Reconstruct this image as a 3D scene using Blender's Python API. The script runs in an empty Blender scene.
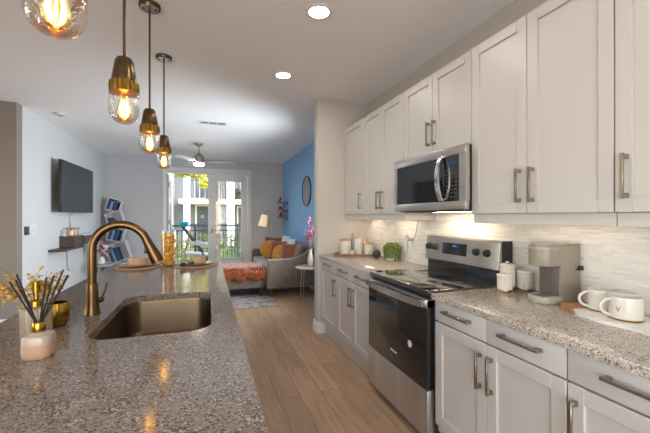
import bpy, bmesh, math, random
from mathutils import Vector, Matrix
PI = math.pi
R = math.radians
rng = random.Random(7)
C = bpy.context.scene.collection
S = bpy.context.scene

# ------------------------------------------------------------------ camera, world, sun, exposure
cd = bpy.data.cameras.new('camera')
cam = bpy.data.objects.new('camera', cd)
C.objects.link(cam)
cam.location = (0, 0, 1.355)
cam.rotation_euler = (R(90), 0, R(-18.99))
cd.sensor_width = 36
cd.lens = 36 * 340 / 650
cd.clip_start = .02
S.camera = cam
S.view_settings.view_transform = 'Standard'
S.view_settings.look = 'None'
S.view_settings.gamma = 1
S.view_settings.use_curve_mapping = False
S.view_settings.exposure = 0.0
S.cycles.use_denoising = True
S.cycles.denoising_prefilter = 'ACCURATE'
S.cycles.max_bounces = 9
S.cycles.diffuse_bounces = 5
S.cycles.glossy_bounces = 4
S.cycles.transmission_bounces = 6
S.cycles.transparent_max_bounces = 12
S.cycles.sample_clamp_indirect = 6
S.cycles.caustics_reflective = False
S.cycles.caustics_refractive = False

W = bpy.data.worlds.new('sky')
S.world = W
W.use_nodes = True
nt = W.node_tree
nt.nodes.clear()
sky = nt.nodes.new('ShaderNodeTexSky')
sky.sky_type = 'NISHITA'
sky.sun_disc = False
sky.sun_elevation = R(42)
sky.sun_rotation = R(140)
bg = nt.nodes.new('ShaderNodeBackground')
bg.inputs[1].default_value = 1.05
wo = nt.nodes.new('ShaderNodeOutputWorld')
warm = nt.nodes.new('ShaderNodeMix')
warm.data_type = 'RGBA'
warm.blend_type = 'MULTIPLY'
warm.inputs[0].default_value = 1
warm.inputs[7].default_value = (1.06, .95, .82, 1)
nt.links.new(sky.outputs[0], warm.inputs[6])
nt.links.new(warm.outputs[2], bg.inputs[0])
nt.links.new(bg.outputs[0], wo.inputs[0])

sl = bpy.data.lights.new('sun', 'SUN')
sl.energy = 3.2
sl.angle = R(1)
sl.color = (1, .95, .87)
so = bpy.data.objects.new('sun', sl)
C.objects.link(so)
so.location = (10, -6, 14)
so.rotation_euler = Vector((-.55, .62, -.62)).to_track_quat('-Z', 'Y').to_euler()

# fill lamps added at made-up windows behind, left and right, all unseen
def area(name, loc, aim, sx, sy, power, col, spread=180):
    l = bpy.data.lights.new(name, 'AREA')
    l.shape = 'RECTANGLE'
    l.size = sx
    l.size_y = sy
    l.energy = power
    l.color = col
    l.spread = R(spread)
    o = bpy.data.objects.new(name, l)
    C.objects.link(o)
    o.location = loc
    o.rotation_euler = (Vector(aim) - Vector(loc)).to_track_quat('-Z', 'Y').to_euler()
    return o
area('fill_light_left', (-4.93, 1.6, 1.3), (0, 1.6, 1.1), 4.6, 1.8, 12, (1, .99, .98))
area('fill_light_rear', (-.9, -1.93, 1.3), (.4, 2, 1.35), 3.2, 1.8, 92, (1, .975, .95))
area('fill_light_right', (1.80, 4.8, 1.45), (-2.2, 6.2, 1.35), 1.25, 1.1, 92, (.86, .94, 1), 122)
CAN = 125          # brightness of the recessed ceiling lenses
STRIP = 42
BULB = 30

# ------------------------------------------------------------------ mesh helpers
def BM():
    b = bmesh.new()
    b.faces.layers.int.new('flat')      # planar faces that keep their own normal beside a bevel
    return b

def mark_flat(b, faces, axes=(0, 1, 2)):
    L = b.faces.layers.int['flat']
    for f in faces:
        f.normal_update()
        if any(abs(f.normal[k]) > .9995 for k in axes):
            f[L] = 1

def box(b, lo, hi, bev=0, seg=2, M=None):
    lo = Vector(lo); hi = Vector(hi)
    r = bmesh.ops.create_cube(b, size=1)
    vs = r['verts']
    ce = (lo + hi) / 2
    d = hi - lo
    for v in vs:
        v.co = Vector((v.co.x * d.x, v.co.y * d.y, v.co.z * d.z)) + ce
    if bev:
        es = list({e for v in vs for e in v.link_edges})
        q = bmesh.ops.bevel(b, geom=es, offset=bev, segments=seg, profile=.5, affect='EDGES', clamp_overlap=True)
        vs = list({v for v in vs if v.is_valid} | set(q['verts']))
        if bev < .02:
            mark_flat(b, {f for v in vs for f in v.link_faces})
    if M:
        for v in vs:
            v.co = M @ v.co
    return b

def frame_of(d):
    d = Vector(d).normalized()
    a = Vector((0, 0, 1)) if abs(d.z) < .9 else Vector((1, 0, 0))
    u = d.cross(a).normalized()
    return u, d.cross(u).normalized()

def tube(b, pts, r, seg=10, caps=True):
    pts = [Vector(p) for p in pts]
    n = len(pts)
    rs = r if isinstance(r, (list, tuple)) else [r] * n
    rings = []
    u = None
    for i, p in enumerate(pts):
        t = (pts[min(i + 1, n - 1)] - pts[max(i - 1, 0)]).normalized()
        if u is None:
            u, v = frame_of(t)
        else:
            u = (u - t * u.dot(t)).normalized()
            v = t.cross(u).normalized()
        rings.append([b.verts.new(p + (u * math.cos(2 * PI * k / seg) + v * math.sin(2 * PI * k / seg)) * rs[i]) for k in range(seg)])
    for i in range(n - 1):
        for k in range(seg):
            b.faces.new((rings[i][k], rings[i][(k + 1) % seg], rings[i + 1][(k + 1) % seg], rings[i + 1][k]))
    if caps:
        b.faces.new(rings[0][::-1])
        b.faces.new(rings[-1])
    return b

def lathe(b, prof, c=(0, 0, 0), seg=32, caps=True, rf=None):
    """prof: (radius, z) from bottom to top; rf(angle, i) scales the radius"""
    c = Vector(c)
    rings = []
    for i, (r, z) in enumerate(prof):
        if r < 1e-6:
            rings.append([b.verts.new(c + Vector((0, 0, z)))])
        else:
            rings.append([b.verts.new(c + Vector((math.cos(2 * PI * k / seg) * r * (rf(2 * PI * k / seg, i) if rf else 1),
                                                  math.sin(2 * PI * k / seg) * r * (rf(2 * PI * k / seg, i) if rf else 1), z))) for k in range(seg)])
    for i in range(len(rings) - 1):
        A, B = rings[i], rings[i + 1]
        for k in range(seg):
            k2 = (k + 1) % seg
            if len(A) == 1 and len(B) == 1:
                continue
            if len(A) == 1:
                b.faces.new((A[0], B[k2], B[k]))
            elif len(B) == 1:
                b.faces.new((A[k], A[k2], B[0]))
            else:
                b.faces.new((A[k], A[k2], B[k2], B[k]))
    if caps:
        if len(rings[0]) > 1:
            b.faces.new(rings[0][::-1])
        if len(rings[-1]) > 1:
            b.faces.new(rings[-1])
    return b

def prism(b, pts, z0, z1, bev=0, M=None, seg=2):
    """outline pts (x, y) extruded between z0 and z1"""
    lo = [b.verts.new((x, y, z0)) for x, y in pts]
    hi = [b.verts.new((x, y, z1)) for x, y in pts]
    n = len(pts)
    fs = [b.faces.new(lo[::-1]), b.faces.new(hi)]
    for k in range(n):
        fs.append(b.faces.new((lo[k], lo[(k + 1) % n], hi[(k + 1) % n], hi[k])))
    vs = lo + hi
    if bev:
        es = [e for f in fs[:2] for e in f.edges]
        r = bmesh.ops.bevel(b, geom=list(set(es)), offset=bev, segments=seg, profile=.5, affect='EDGES', clamp_overlap=True)
        vs = list({v for v in vs if v.is_valid} | set(r['verts']))
        if bev < .012:
            mark_flat(b, {f for v in vs for f in v.link_faces}, (2,))
    if M:
        for v in vs:
            v.co = M @ v.co
    return b

XZ = Matrix(((1, 0, 0, 0), (0, 0, 1, 0), (0, 1, 0, 0), (0, 0, 0, 1)))     # outline (x, z), extruded along y

def ball(b, c, r, sc=(1, 1, 1), u=16, v=10, M=None, fn=None):
    res = bmesh.ops.create_uvsphere(b, u_segments=u, v_segments=v, radius=1)
    for q in res['verts']:
        p = q.co.copy()
        if fn:
            p = p * fn(p)
        p = Vector((p.x * r * sc[0], p.y * r * sc[1], p.z * r * sc[2]))
        if M:
            p = M @ p
        q.co = p + Vector(c)
    return b

def ico(b, c, r, sub=1, M=None):
    res = bmesh.ops.create_icosphere(b, subdivisions=sub, radius=r)
    for q in res['verts']:
        q.co = (M @ q.co if M else q.co) + Vector(c)
    return b

def rrect(x0, y0, x1, y1, r, n=6):
    out = []
    for cx, cy, a in ((x1 - r, y1 - r, 0), (x0 + r, y1 - r, 90), (x0 + r, y0 + r, 180), (x1 - r, y0 + r, 270)):
        for k in range(n + 1):
            t = R(a + 90 * k / n)
            out.append((cx + r * math.cos(t), cy + r * math.sin(t)))
    return out

def obj(name, b, m, parent=None, off=None, smooth=40):
    me = bpy.data.meshes.new(name)
    bmesh.ops.recalc_face_normals(b, faces=b.faces)
    if off:
        o3 = Vector(off)
        for v in b.verts:
            v.co -= o3
    L = b.faces.layers.int.get('flat')
    flat = [f[L] for f in b.faces] if L else [0] * len(b.faces)
    b.to_mesh(me)
    b.free()
    if smooth:
        for p, q in zip(me.polygons, flat):
            p.use_smooth = not q
        me.set_sharp_from_angle(angle=R(smooth))
    if m:
        for q in (m if isinstance(m, (list, tuple)) else [m]):
            me.materials.append(q)
    o = bpy.data.objects.new(name, me)
    C.objects.link(o)
    if parent:
        o.parent = parent
    return o

def tag(o, label, cat, group=None, kind=None):
    o['label'] = label
    o['category'] = cat
    if group:
        o['group'] = group
    if kind:
        o['kind'] = kind
    return o

class Thing:
    def __init__(s, name, label, cat, loc=(0, 0, 0), rz=0, group=None):
        e = bpy.data.objects.new(name, None)
        e.empty_display_size = .05
        C.objects.link(e)
        e.location = loc
        e.rotation_euler = (0, 0, rz)
        tag(e, label, cat, group)
        s.o = e
        s.loc = Vector(loc)
    def part(s, name, b, m, parent=None, label=None, w=False, smooth=40):
        o = obj(name, b, m, parent or s.o, s.loc if w else None, smooth)
        if label:
            o['label'] = label
        return o

def single(name, b, m, label, cat, group=None, loc=(0, 0, 0), rz=0, w=False, smooth=40, kind=None):
    o = obj(name, b, m, None, loc if w else None, smooth)
    o.location = loc
    o.rotation_euler = (0, 0, rz)
    return tag(o, label, cat, group, kind)

def struct(name, b, m, parent=None, smooth=40):
    o = obj(name, b, m, parent, None, smooth)
    if not parent:
        o['kind'] = 'structure'
    return o

def dup(root, loc, rz=None, label=None):
    r = root.copy()
    C.objects.link(r)
    r.location = loc
    if rz is not None:
        r.rotation_euler = (0, 0, rz)
    if label:
        r['label'] = label
    for ch in list(root.children):
        c = ch.copy()
        C.objects.link(c)
        c.parent = r
        for g in ch.children:
            d = g.copy()
            C.objects.link(d)
            d.parent = c
    return r

def text_mesh(s, size, depth=.0006):
    cu = bpy.data.curves.new('txt', 'FONT')
    cu.body = s
    cu.size = size
    cu.extrude = depth
    cu.align_x = 'CENTER'
    cu.align_y = 'CENTER'
    o = bpy.data.objects.new('txt', cu)
    C.objects.link(o)
    dg = bpy.context.evaluated_depsgraph_get()
    dg.update()
    me = o.evaluated_get(dg).to_mesh()
    b = BM()
    b.from_mesh(me)
    o.evaluated_get(dg).to_mesh_clear()
    bpy.data.objects.remove(o)
    return b

# ------------------------------------------------------------------ materials
def mat(name, col, rough=.5, metal=0, spec=None, var=0, vscale=20, bump=0, bscale=200, coat=0, emit=None, estr=0, stretch=None, sheen=0):
    m = bpy.data.materials.new(name)
    m.use_nodes = True
    t = m.node_tree
    p = t.nodes['Principled BSDF']
    p.inputs['Base Color'].default_value = (*col, 1)
    p.inputs['Roughness'].default_value = rough
    p.inputs['Metallic'].default_value = metal
    if spec is not None:
        p.inputs['Specular IOR Level'].default_value = spec
    if coat:
        p.inputs['Coat Weight'].default_value = coat
        p.inputs['Coat Roughness'].default_value = .08
    if sheen:
        p.inputs['Sheen Weight'].default_value = sheen
    if emit:
        p.inputs['Emission Color'].default_value = (*emit, 1)
        p.inputs['Emission Strength'].default_value = estr
    co = None
    if var or bump:
        tc = t.nodes.new('ShaderNodeTexCoord')
        co = tc.outputs['Object']
        if stretch:
            mp = t.nodes.new('ShaderNodeMapping')
            mp.inputs['Scale'].default_value = stretch
            t.links.new(co, mp.inputs[0])
            co = mp.outputs[0]
    if var:
        n = t.nodes.new('ShaderNodeTexNoise')
        n.inputs['Scale'].default_value = vscale
        n.inputs['Detail'].default_value = 4
        t.links.new(co, n.inputs['Vector'])
        rp = t.nodes.new('ShaderNodeValToRGB')
        rp.color_ramp.elements[0].position = .3
        rp.color_ramp.elements[1].position = .7
        rp.color_ramp.elements[0].color = (*[max(0, x * (1 - var)) for x in col], 1)
        rp.color_ramp.elements[1].color = (*[min(1, x * (1 + var)) for x in col], 1)
        t.links.new(n.outputs['Fac'], rp.inputs[0])
        t.links.new(rp.outputs[0], p.inputs['Base Color'])
    if bump:
        n2 = t.nodes.new('ShaderNodeTexNoise')
        n2.inputs['Scale'].default_value = bscale
        n2.inputs['Detail'].default_value = 3
        t.links.new(co, n2.inputs['Vector'])
        bp = t.nodes.new('ShaderNodeBump')
        bp.inputs['Strength'].default_value = bump
        bp.inputs['Distance'].default_value = .004
        t.links.new(n2.outputs['Fac'], bp.inputs['Height'])
        t.links.new(bp.outputs[0], p.inputs['Normal'])
    return m

def emis(name, col, strength):
    m = bpy.data.materials.new(name)
    m.use_nodes = True
    t = m.node_tree
    t.nodes.clear()
    e = t.nodes.new('ShaderNodeEmission')
    e.inputs[0].default_value = (*col, 1)
    e.inputs[1].default_value = strength
    o = t.nodes.new('ShaderNodeOutputMaterial')
    t.links.new(e.outputs[0], o.inputs[0])
    return m

def glass(name, tint=(1, 1, 1), rough=.03, bump=0, bscale=60, gmul=1.0, gcol=(1, 1, 1), bias=.0):
    """thin-walled glass: a clear see-through coat plus a Fresnel reflection"""
    m = bpy.data.materials.new(name)
    m.use_nodes = True
    t = m.node_tree
    t.nodes.clear()
    tr = t.nodes.new('ShaderNodeBsdfTransparent')
    tr.inputs[0].default_value = (*tint, 1)
    gl = t.nodes.new('ShaderNodeBsdfGlossy')
    gl.inputs['Roughness'].default_value = rough
    gl.inputs['Color'].default_value = (*gcol, 1)
    fr = t.nodes.new('ShaderNodeLayerWeight')
    fr.inputs[0].default_value = .35
    mu = t.nodes.new('ShaderNodeMath')
    mu.operation = 'MULTIPLY_ADD'
    mu.inputs[1].default_value = gmul
    mu.inputs[2].default_value = bias
    mu.use_clamp = True
    t.links.new(fr.outputs['Fresnel'], mu.inputs[0])
    mx = t.nodes.new('ShaderNodeMixShader')
    t.links.new(mu.outputs[0], mx.inputs[0])
    t.links.new(tr.outputs[0], mx.inputs[1])
    t.links.new(gl.outputs[0], mx.inputs[2])
    o = t.nodes.new('ShaderNodeOutputMaterial')
    t.links.new(mx.outputs[0], o.inputs[0])
    if bump:
        tc = t.nodes.new('ShaderNodeTexCoord')
        n = t.nodes.new('ShaderNodeTexVoronoi')
        n.inputs['Scale'].default_value = bscale
        t.links.new(tc.outputs['Object'], n.inputs['Vector'])
        bp = t.nodes.new('ShaderNodeBump')
        bp.inputs['Strength'].default_value = bump
        bp.inputs['Distance'].default_value = .01
        t.links.new(n.outputs['Distance'], bp.inputs['Height'])
        t.links.new(bp.outputs[0], gl.inputs['Normal'])
        t.links.new(bp.outputs[0], fr.inputs['Normal'])
    return m

def ramp(t, stops, interp='LINEAR'):
    r = t.nodes.new('ShaderNodeValToRGB')
    r.color_ramp.interpolation = interp
    e = r.color_ramp.elements
    while len(e) < len(stops):
        e.new(.5)
    for k, (p, c) in enumerate(stops):
        e[k].position = p
        e[k].color = (*c, 1) if len(c) == 3 else c
    return r

def mixc(t, fac, a, b, mode='MIX'):
    n = t.nodes.new('ShaderNodeMix')
    n.data_type = 'RGBA'
    n.blend_type = mode
    if isinstance(fac, float):
        n.inputs[0].default_value = fac
    else:
        t.links.new(fac, n.inputs[0])
    for i, x in ((6, a), (7, b)):
        if isinstance(x, tuple):
            n.inputs[i].default_value = (*x, 1)
        else:
            t.links.new(x, n.inputs[i])
    return n.outputs[2]

def granite(name, base, light, tan, dark, rough=.12, scale=1.0):
    m = bpy.data.materials.new(name)
    m.use_nodes = True
    t = m.node_tree
    p = t.nodes['Principled BSDF']
    tc = t.nodes.new('ShaderNodeTexCoord')
    def noise(s, d=3, r=.6):
        n = t.nodes.new('ShaderNodeTexNoise')
        n.inputs['Scale'].default_value = s * scale
        n.inputs['Detail'].default_value = d
        n.inputs['Roughness'].default_value = r
        t.links.new(tc.outputs['Object'], n.inputs['Vector'])
        return n.outputs['Fac']
    def vor(s):
        n = t.nodes.new('ShaderNodeTexVoronoi')
        n.inputs['Scale'].default_value = s * scale
        t.links.new(tc.outputs['Object'], n.inputs['Vector'])
        return n
    v1 = vor(150)
    sep = t.nodes.new('ShaderNodeSeparateColor')
    t.links.new(v1.outputs['Color'], sep.inputs[0])
    g = ramp(t, [(0, dark), (.13, dark), (.17, tan), (.42, tan), (.5, base), (.78, base), (.84, light), (1, light)])
    t.links.new(sep.outputs[0], g.inputs[0])
    r1 = ramp(t, [(.40, (0, 0, 0)), (.60, (1, 1, 1))])
    t.links.new(noise(22, 3), r1.inputs[0])
    c1 = mixc(t, r1.outputs[0], base, g.outputs[0])
    r2 = ramp(t, [(.60, (0, 0, 0)), (.66, (1, 1, 1))])
    t.links.new(noise(70, 2), r2.inputs[0])
    c2 = mixc(t, r2.outputs[0], c1, light)
    r3 = ramp(t, [(.58, (0, 0, 0)), (.64, (1, 1, 1))])
    n3 = noise(95, 2)
    t.links.new(n3, r3.inputs[0])
    c3 = mixc(t, r3.outputs[0], c2, dark)
    r4 = ramp(t, [(.58, (0, 0, 0)), (.66, (1, 1, 1))])
    t.links.new(noise(38, 4, .7), r4.inputs[0])
    c4 = mixc(t, r4.outputs[0], c3, tuple(x * .55 for x in tan))
    t.links.new(c4, p.inputs['Base Color'])
    p.inputs['Roughness'].default_value = rough
    return m

def wood(name, c0, c1, scale=6, rough=.4, axis=1, coat=0):
    m = bpy.data.materials.new(name)
    m.use_nodes = True
    t = m.node_tree
    p = t.nodes['Principled BSDF']
    tc = t.nodes.new('ShaderNodeTexCoord')
    mp = t.nodes.new('ShaderNodeMapping')
    sc = [12, 12, 12]
    sc[axis] = 1
    mp.inputs['Scale'].default_value = sc
    t.links.new(tc.outputs['Object'], mp.inputs[0])
    n = t.nodes.new('ShaderNodeTexNoise')
    n.inputs['Scale'].default_value = scale
    n.inputs['Detail'].default_value = 6
    n.inputs['Distortion'].default_value = .6
    t.links.new(mp.outputs[0], n.inputs['Vector'])
    r = ramp(t, [(.3, c0), (.7, c1)])
    t.links.new(n.outputs['Fac'], r.inputs[0])
    t.links.new(r.outputs[0], p.inputs['Base Color'])
    p.inputs['Roughness'].default_value = rough
    if coat:
        p.inputs['Coat Weight'].default_value = coat
    return m

def floor_mat():
    m = bpy.data.materials.new('plank floor')
    m.use_nodes = True
    t = m.node_tree
    p = t.nodes['Principled BSDF']
    tc = t.nodes.new('ShaderNodeTexCoord')
    mp = t.nodes.new('ShaderNodeMapping')
    mp.inputs['Rotation'].default_value = (0, 0, R(90))
    t.links.new(tc.outputs['Object'], mp.inputs[0])
    br = t.nodes.new('ShaderNodeTexBrick')
    br.inputs['Scale'].default_value = 1
    br.inputs['Brick Width'].default_value = 1.25
    br.inputs['Row Height'].default_value = .165
    br.inputs['Mortar Size'].default_value = .0016
    br.inputs['Mortar Smooth'].default_value = .1
    br.inputs['Color1'].default_value = (0, 0, 0, 1)
    br.inputs['Color2'].default_value = (1, 1, 1, 1)
    br.inputs['Mortar'].default_value = (.5, .5, .5, 1)
    br.offset = .37
    t.links.new(mp.outputs[0], br.inputs['Vector'])
    m2 = t.nodes.new('ShaderNodeMapping')
    m2.inputs['Scale'].default_value = (14, 1.1, 1)
    t.links.new(tc.outputs['Object'], m2.inputs[0])
    off = t.nodes.new('ShaderNodeVectorMath')
    off.operation = 'MULTIPLY_ADD'
    off.inputs[1].default_value = (37, 23, 11)
    t.links.new(br.outputs['Color'], off.inputs[0])
    t.links.new(m2.outputs[0], off.inputs[2])
    n = t.nodes.new('ShaderNodeTexNoise')
    n.inputs['Scale'].default_value = 2.2
    n.inputs['Detail'].default_value = 7
    n.inputs['Roughness'].default_value = .65
    n.inputs['Distortion'].default_value = .5
    t.links.new(off.outputs[0], n.inputs['Vector'])
    r = ramp(t, [(.25, (.29, .18, .105)), (.5, (.43, .28, .175)), (.75, (.54, .37, .25))])
    t.links.new(n.outputs['Fac'], r.inputs[0])
    tone = ramp(t, [(0, (.82, .82, .82)), (1, (1.1, 1.08, 1.06))])
    t.links.new(br.outputs['Color'], tone.inputs[0])
    c = mixc(t, 1.0, r.outputs[0], tone.outputs[0], 'MULTIPLY')
    c = mixc(t, br.outputs['Fac'], c, (.06, .04, .028))
    t.links.new(c, p.inputs['Base Color'])
    p.inputs['Roughness'].default_value = .36
    return m

def tile_mat():
    m = bpy.data.materials.new('linear mosaic tile')
    m.use_nodes = True
    t = m.node_tree
    p = t.nodes['Principled BSDF']
    tc = t.nodes.new('ShaderNodeTexCoord')
    mp = t.nodes.new('ShaderNodeMapping')          # (y, z) of the wall onto the brick's (u, v)
    sx = t.nodes.new('ShaderNodeSeparateXYZ')
    cx = t.nodes.new('ShaderNodeCombineXYZ')
    t.links.new(tc.outputs['Object'], sx.inputs[0])
    t.links.new(sx.outputs['Y'], cx.inputs['X'])
    t.links.new(sx.outputs['Z'], cx.inputs['Y'])
    br = t.nodes.new('ShaderNodeTexBrick')
    br.inputs['Scale'].default_value = 1
    br.inputs['Brick Width'].default_value = .105
    br.inputs['Row Height'].default_value = .0125
    br.inputs['Mortar Size'].default_value = .0008
    br.inputs['Color1'].default_value = (0, 0, 0, 1)
    br.inputs['Color2'].default_value = (1, 1, 1, 1)
    br.inputs['Mortar'].default_value = (.5, .5, .5, 1)
    br.offset = .43
    br.squash = .7
    br.squash_frequency = 3
    t.links.new(cx.outputs[0], br.inputs['Vector'])
    r = ramp(t, [(0, (.72, .695, .665)), (.3, (.765, .745, .715)), (.6, (.795, .775, .75)), (1, (.82, .805, .785))])
    t.links.new(br.outputs['Color'], r.inputs[0])
    n = t.nodes.new('ShaderNodeTexNoise')
    n.inputs['Scale'].default_value = 40
    t.links.new(cx.outputs[0], n.inputs['Vector'])
    c = mixc(t, .12, r.outputs[0], n.outputs['Fac'])
    c = mixc(t, br.outputs['Fac'], c, (.68, .655, .625))
    t.links.new(c, p.inputs['Base Color'])
    rr = t.nodes.new('ShaderNodeMapRange')
    rr.inputs['To Min'].default_value = .16
    rr.inputs['To Max'].default_value = .45
    t.links.new(br.outputs['Color'], rr.inputs['Value'])
    t.links.new(rr.outputs[0], p.inputs['Roughness'])
    bp = t.nodes.new('ShaderNodeBump')
    bp.inputs['Strength'].default_value = .35
    bp.inputs['Distance'].default_value = .003
    t.links.new(br.outputs['Color'], bp.inputs['Height'])
    t.links.new(bp.outputs[0], p.inputs['Normal'])
    return m

def siding_mat(name, col, pitch=.16):
    m = mat(name, col, .7)
    t = m.node_tree
    p = t.nodes['Principled BSDF']
    tc = t.nodes.new('ShaderNodeTexCoord')
    w = t.nodes.new('ShaderNodeTexWave')
    w.bands_direction = 'Z'
    w.wave_profile = 'SAW'
    w.inputs['Scale'].default_value = .314 / pitch
    t.links.new(tc.outputs['Object'], w.inputs['Vector'])
    bp = t.nodes.new('ShaderNodeBump')
    bp.inputs['Strength'].default_value = .5
    bp.inputs['Distance'].default_value = .02
    t.links.new(w.outputs['Fac'], bp.inputs['Height'])
    t.links.new(bp.outputs[0], p.inputs['Normal'])
    return m

def rug_mat():
    m = bpy.data.materials.new('faded rug weave')
    m.use_nodes = True
    t = m.node_tree
    p = t.nodes['Principled BSDF']
    tc = t.nodes.new('ShaderNodeTexCoord')
    n = t.nodes.new('ShaderNodeTexNoise')
    n.inputs['Scale'].default_value = 7
    n.inputs['Detail'].default_value = 6
    t.links.new(tc.outputs['Object'], n.inputs['Vector'])
    r = ramp(t, [(.35, (.07, .08, .10)), (.46, (.20, .18, .175)), (.55, (.30, .26, .235)), (.68, (.20, .11, .09))])
    t.links.new(n.outputs['Fac'], r.inputs[0])
    t.links.new(r.outputs[0], p.inputs['Base Color'])
    p.inputs['Roughness'].default_value = .95
    return m

M = {}
M['white'] = mat('white painted cabinet', (.52, .50, .485), .33)
M['kick'] = mat('toe kick paint', (.55, .52, .49), .5)
M['ceiling'] = mat('flat ceiling paint', (.89, .90, .92), .9, bump=.08, bscale=120)
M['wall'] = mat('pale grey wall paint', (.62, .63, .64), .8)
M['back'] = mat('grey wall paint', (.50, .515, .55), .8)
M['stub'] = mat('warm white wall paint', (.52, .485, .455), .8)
M['hall'] = mat('shade darkened greige wall', (.25, .22, .20), .8)  # greige set darker, shade on the hall wall put into its colour
M['blue'] = mat('blue accent paint', (.23, .45, .76), .75)
M['trim'] = mat('white trim paint', (.70, .70, .70), .4)
M['floor'] = floor_mat()
M['tile'] = tile_mat()
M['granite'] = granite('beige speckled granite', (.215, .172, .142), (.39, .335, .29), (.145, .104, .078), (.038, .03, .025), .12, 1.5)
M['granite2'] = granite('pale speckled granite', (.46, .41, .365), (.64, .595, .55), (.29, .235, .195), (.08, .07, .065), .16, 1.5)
M['steel'] = mat('brushed stainless steel', (.50, .48, .46), .3, .95, var=.10, vscale=30, stretch=(1, .05, 1))
M['steel_v'] = mat('brushed stainless drawer', (.62, .61, .60), .42, .95, var=.14, vscale=14, stretch=(1, 1, .04))
M['chrome'] = mat('bright steel', (.72, .70, .68), .18, 1)
M['nickel'] = mat('brushed nickel pull', (.33, .28, .235), .34, .95)
M['blackglass'] = mat('black glass', (.012, .012, .014), .06, 0, coat=.3)
M['cooktop'] = mat('glass cooktop', (.016, .014, .012), .04, 0, spec=1, coat=1)
M['black'] = mat('black plastic', (.015, .015, .016), .4)
M['dark'] = mat('dark enamel', (.03, .03, .032), .35)
M['bronze'] = mat('antique bronze', (.12, .078, .038), .27, .9, var=.12, vscale=40)
M['faucet'] = mat('brushed bronze faucet', (.125, .075, .036), .33, 1, var=.06, vscale=60)
M['sink'] = mat('bronze steel basin', (.125, .082, .048), .36, .9, var=.18, vscale=9, stretch=(1, 1, .15))
M['gold'] = mat('polished gold metal', (.38, .22, .035), .25, 1)
M['golddull'] = mat('aged brass collar', (.24, .135, .03), .36, 1)
M['shade'] = glass('seeded glass', (.985, .985, .98), .04, bump=.12, bscale=110, gmul=.8, bias=.01)
M['clear'] = glass('clear glass', (.97, .98, .98), .02, gmul=.45, bias=.0)
M['pane'] = glass('window glass', (.96, .98, .98), .01, gmul=.5)
M['ribglass'] = mat('ribbed smoked glass', (.34, .27, .19), .12)
M['ribglass'].node_tree.nodes['Principled BSDF'].inputs['Alpha'].default_value = .62
M['amber'] = glass('amber bulb glass', (1, .86, .55), .03, gmul=.7)
M['filament'] = emis('glowing filament', (1, .52, .10), BULB)
M['lens'] = emis('lit ceiling lens', (1, .94, .87), CAN)
M['strip'] = emis('lit strip', (1, .76, .52), STRIP)
M['striplow'] = emis('dimmed strip', (1, .78, .56), 9)
M['fanlens'] = emis('lit fan lens', (1, .90, .80), 90)
M['lampbulb'] = emis('lit lamp bulb', (1, .66, .34), 120)
M['screen'] = mat('dark television glass', (.012, .020, .032), .2, 0, spec=.4)
M['walnut'] = wood('dark walnut', (.035, .021, .017), (.085, .052, .042), 4, .4)
M['tray'] = wood('reddish wood', (.16, .05, .025), (.27, .095, .045), 5, .4, 0)
M['acacia'] = wood('acacia wood', (.28, .12, .05), (.46, .22, .10), 5, .45, 1)
M['lid'] = wood('pale wood', (.42, .26, .14), (.56, .37, .22), 5, .5, 0)
M['shelfwood'] = wood('shelf wood', (.30, .19, .13), (.42, .28, .2), 5, .5)
M['leg'] = wood('dark wood leg', (.045, .02, .012), (.08, .035, .018), 5, .4, 2)
M['ceramic'] = mat('off white ceramic', (.62, .58, .52), .35)
M['mug'] = mat('glazed cream stoneware', (.66, .62, .56), .2)
M['tabletop'] = mat('pale stone table top', (.40, .36, .31), .35, var=.06, vscale=12)
M['marble'] = mat('white marble', (.76, .74, .71), .25, var=.06, vscale=12)
M['greige'] = mat('taupe appliance plastic', (.28, .245, .205), .36)
M['greigelight'] = mat('light taupe trim', (.37, .33, .28), .3)
M['greigedark'] = mat('dark taupe recess', (.12, .105, .095), .4)
M['plastic'] = mat('white plastic', (.74, .73, .70), .4)
M['sofa'] = mat('taupe velvet', (.115, .084, .062), .85, var=.16, vscale=9, sheen=.4)
M['seat'] = mat('light grey linen', (.40, .40, .42), .9, var=.05, vscale=40)
M['mustard'] = mat('mustard velvet', (.43, .185, .014), .8, var=.2, vscale=14, sheen=.3)
M['rust'] = mat('rust velvet', (.20, .05, .014), .8, var=.2, vscale=12, sheen=.3)
M['cushion'] = mat('pale blue white linen', (.62, .66, .72), .85, var=.08, vscale=20)
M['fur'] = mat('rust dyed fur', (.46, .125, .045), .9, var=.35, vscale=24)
M['fursheen'] = mat('fur tips in window sheen', (.66, .44, .40), .9, var=.12, vscale=24)
M['rug'] = rug_mat()
M['lampshade'] = mat('linen lampshade', (.80, .68, .54), .8, emit=(1, .68, .38), estr=.55)
M['brass'] = mat('satin brass', (.50, .36, .20), .3, 1)
M['vase'] = mat('cream metallic vase', (.50, .42, .33), .35)
M['pink'] = mat('magenta petals', (.20, .022, .06), .7, var=.35, vscale=60)
M['pinkpale'] = mat('pale pink petals', (.36, .11, .165), .7, var=.25, vscale=60)
M['stem'] = mat('dry stem', (.16, .11, .05), .7)
M['yellowfl'] = mat('dried yellow blossom', (.50, .29, .05), .8, var=.3, vscale=80)
M['lemon'] = mat('lemon peel', (.72, .34, .008), .38, var=.15, vscale=25, bump=.2, bscale=160)
M['reed'] = mat('dark reed', (.012, .009, .008), .8)
M['frost'] = mat('frosted blush glass', (.42, .26, .17), .35)
M['frostcap'] = mat('frosted pale glass', (.38, .30, .245), .3)
M['mat_tan'] = mat('woven tan placemat', (.36, .22, .13), .8, var=.25, vscale=60, bump=.4, bscale=150)
M['plate'] = mat('tan stoneware', (.43, .27, .165), .4, var=.1, vscale=30)
M['bowl'] = mat('beige stoneware', (.50, .35, .235), .4, var=.08, vscale=30)
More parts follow.
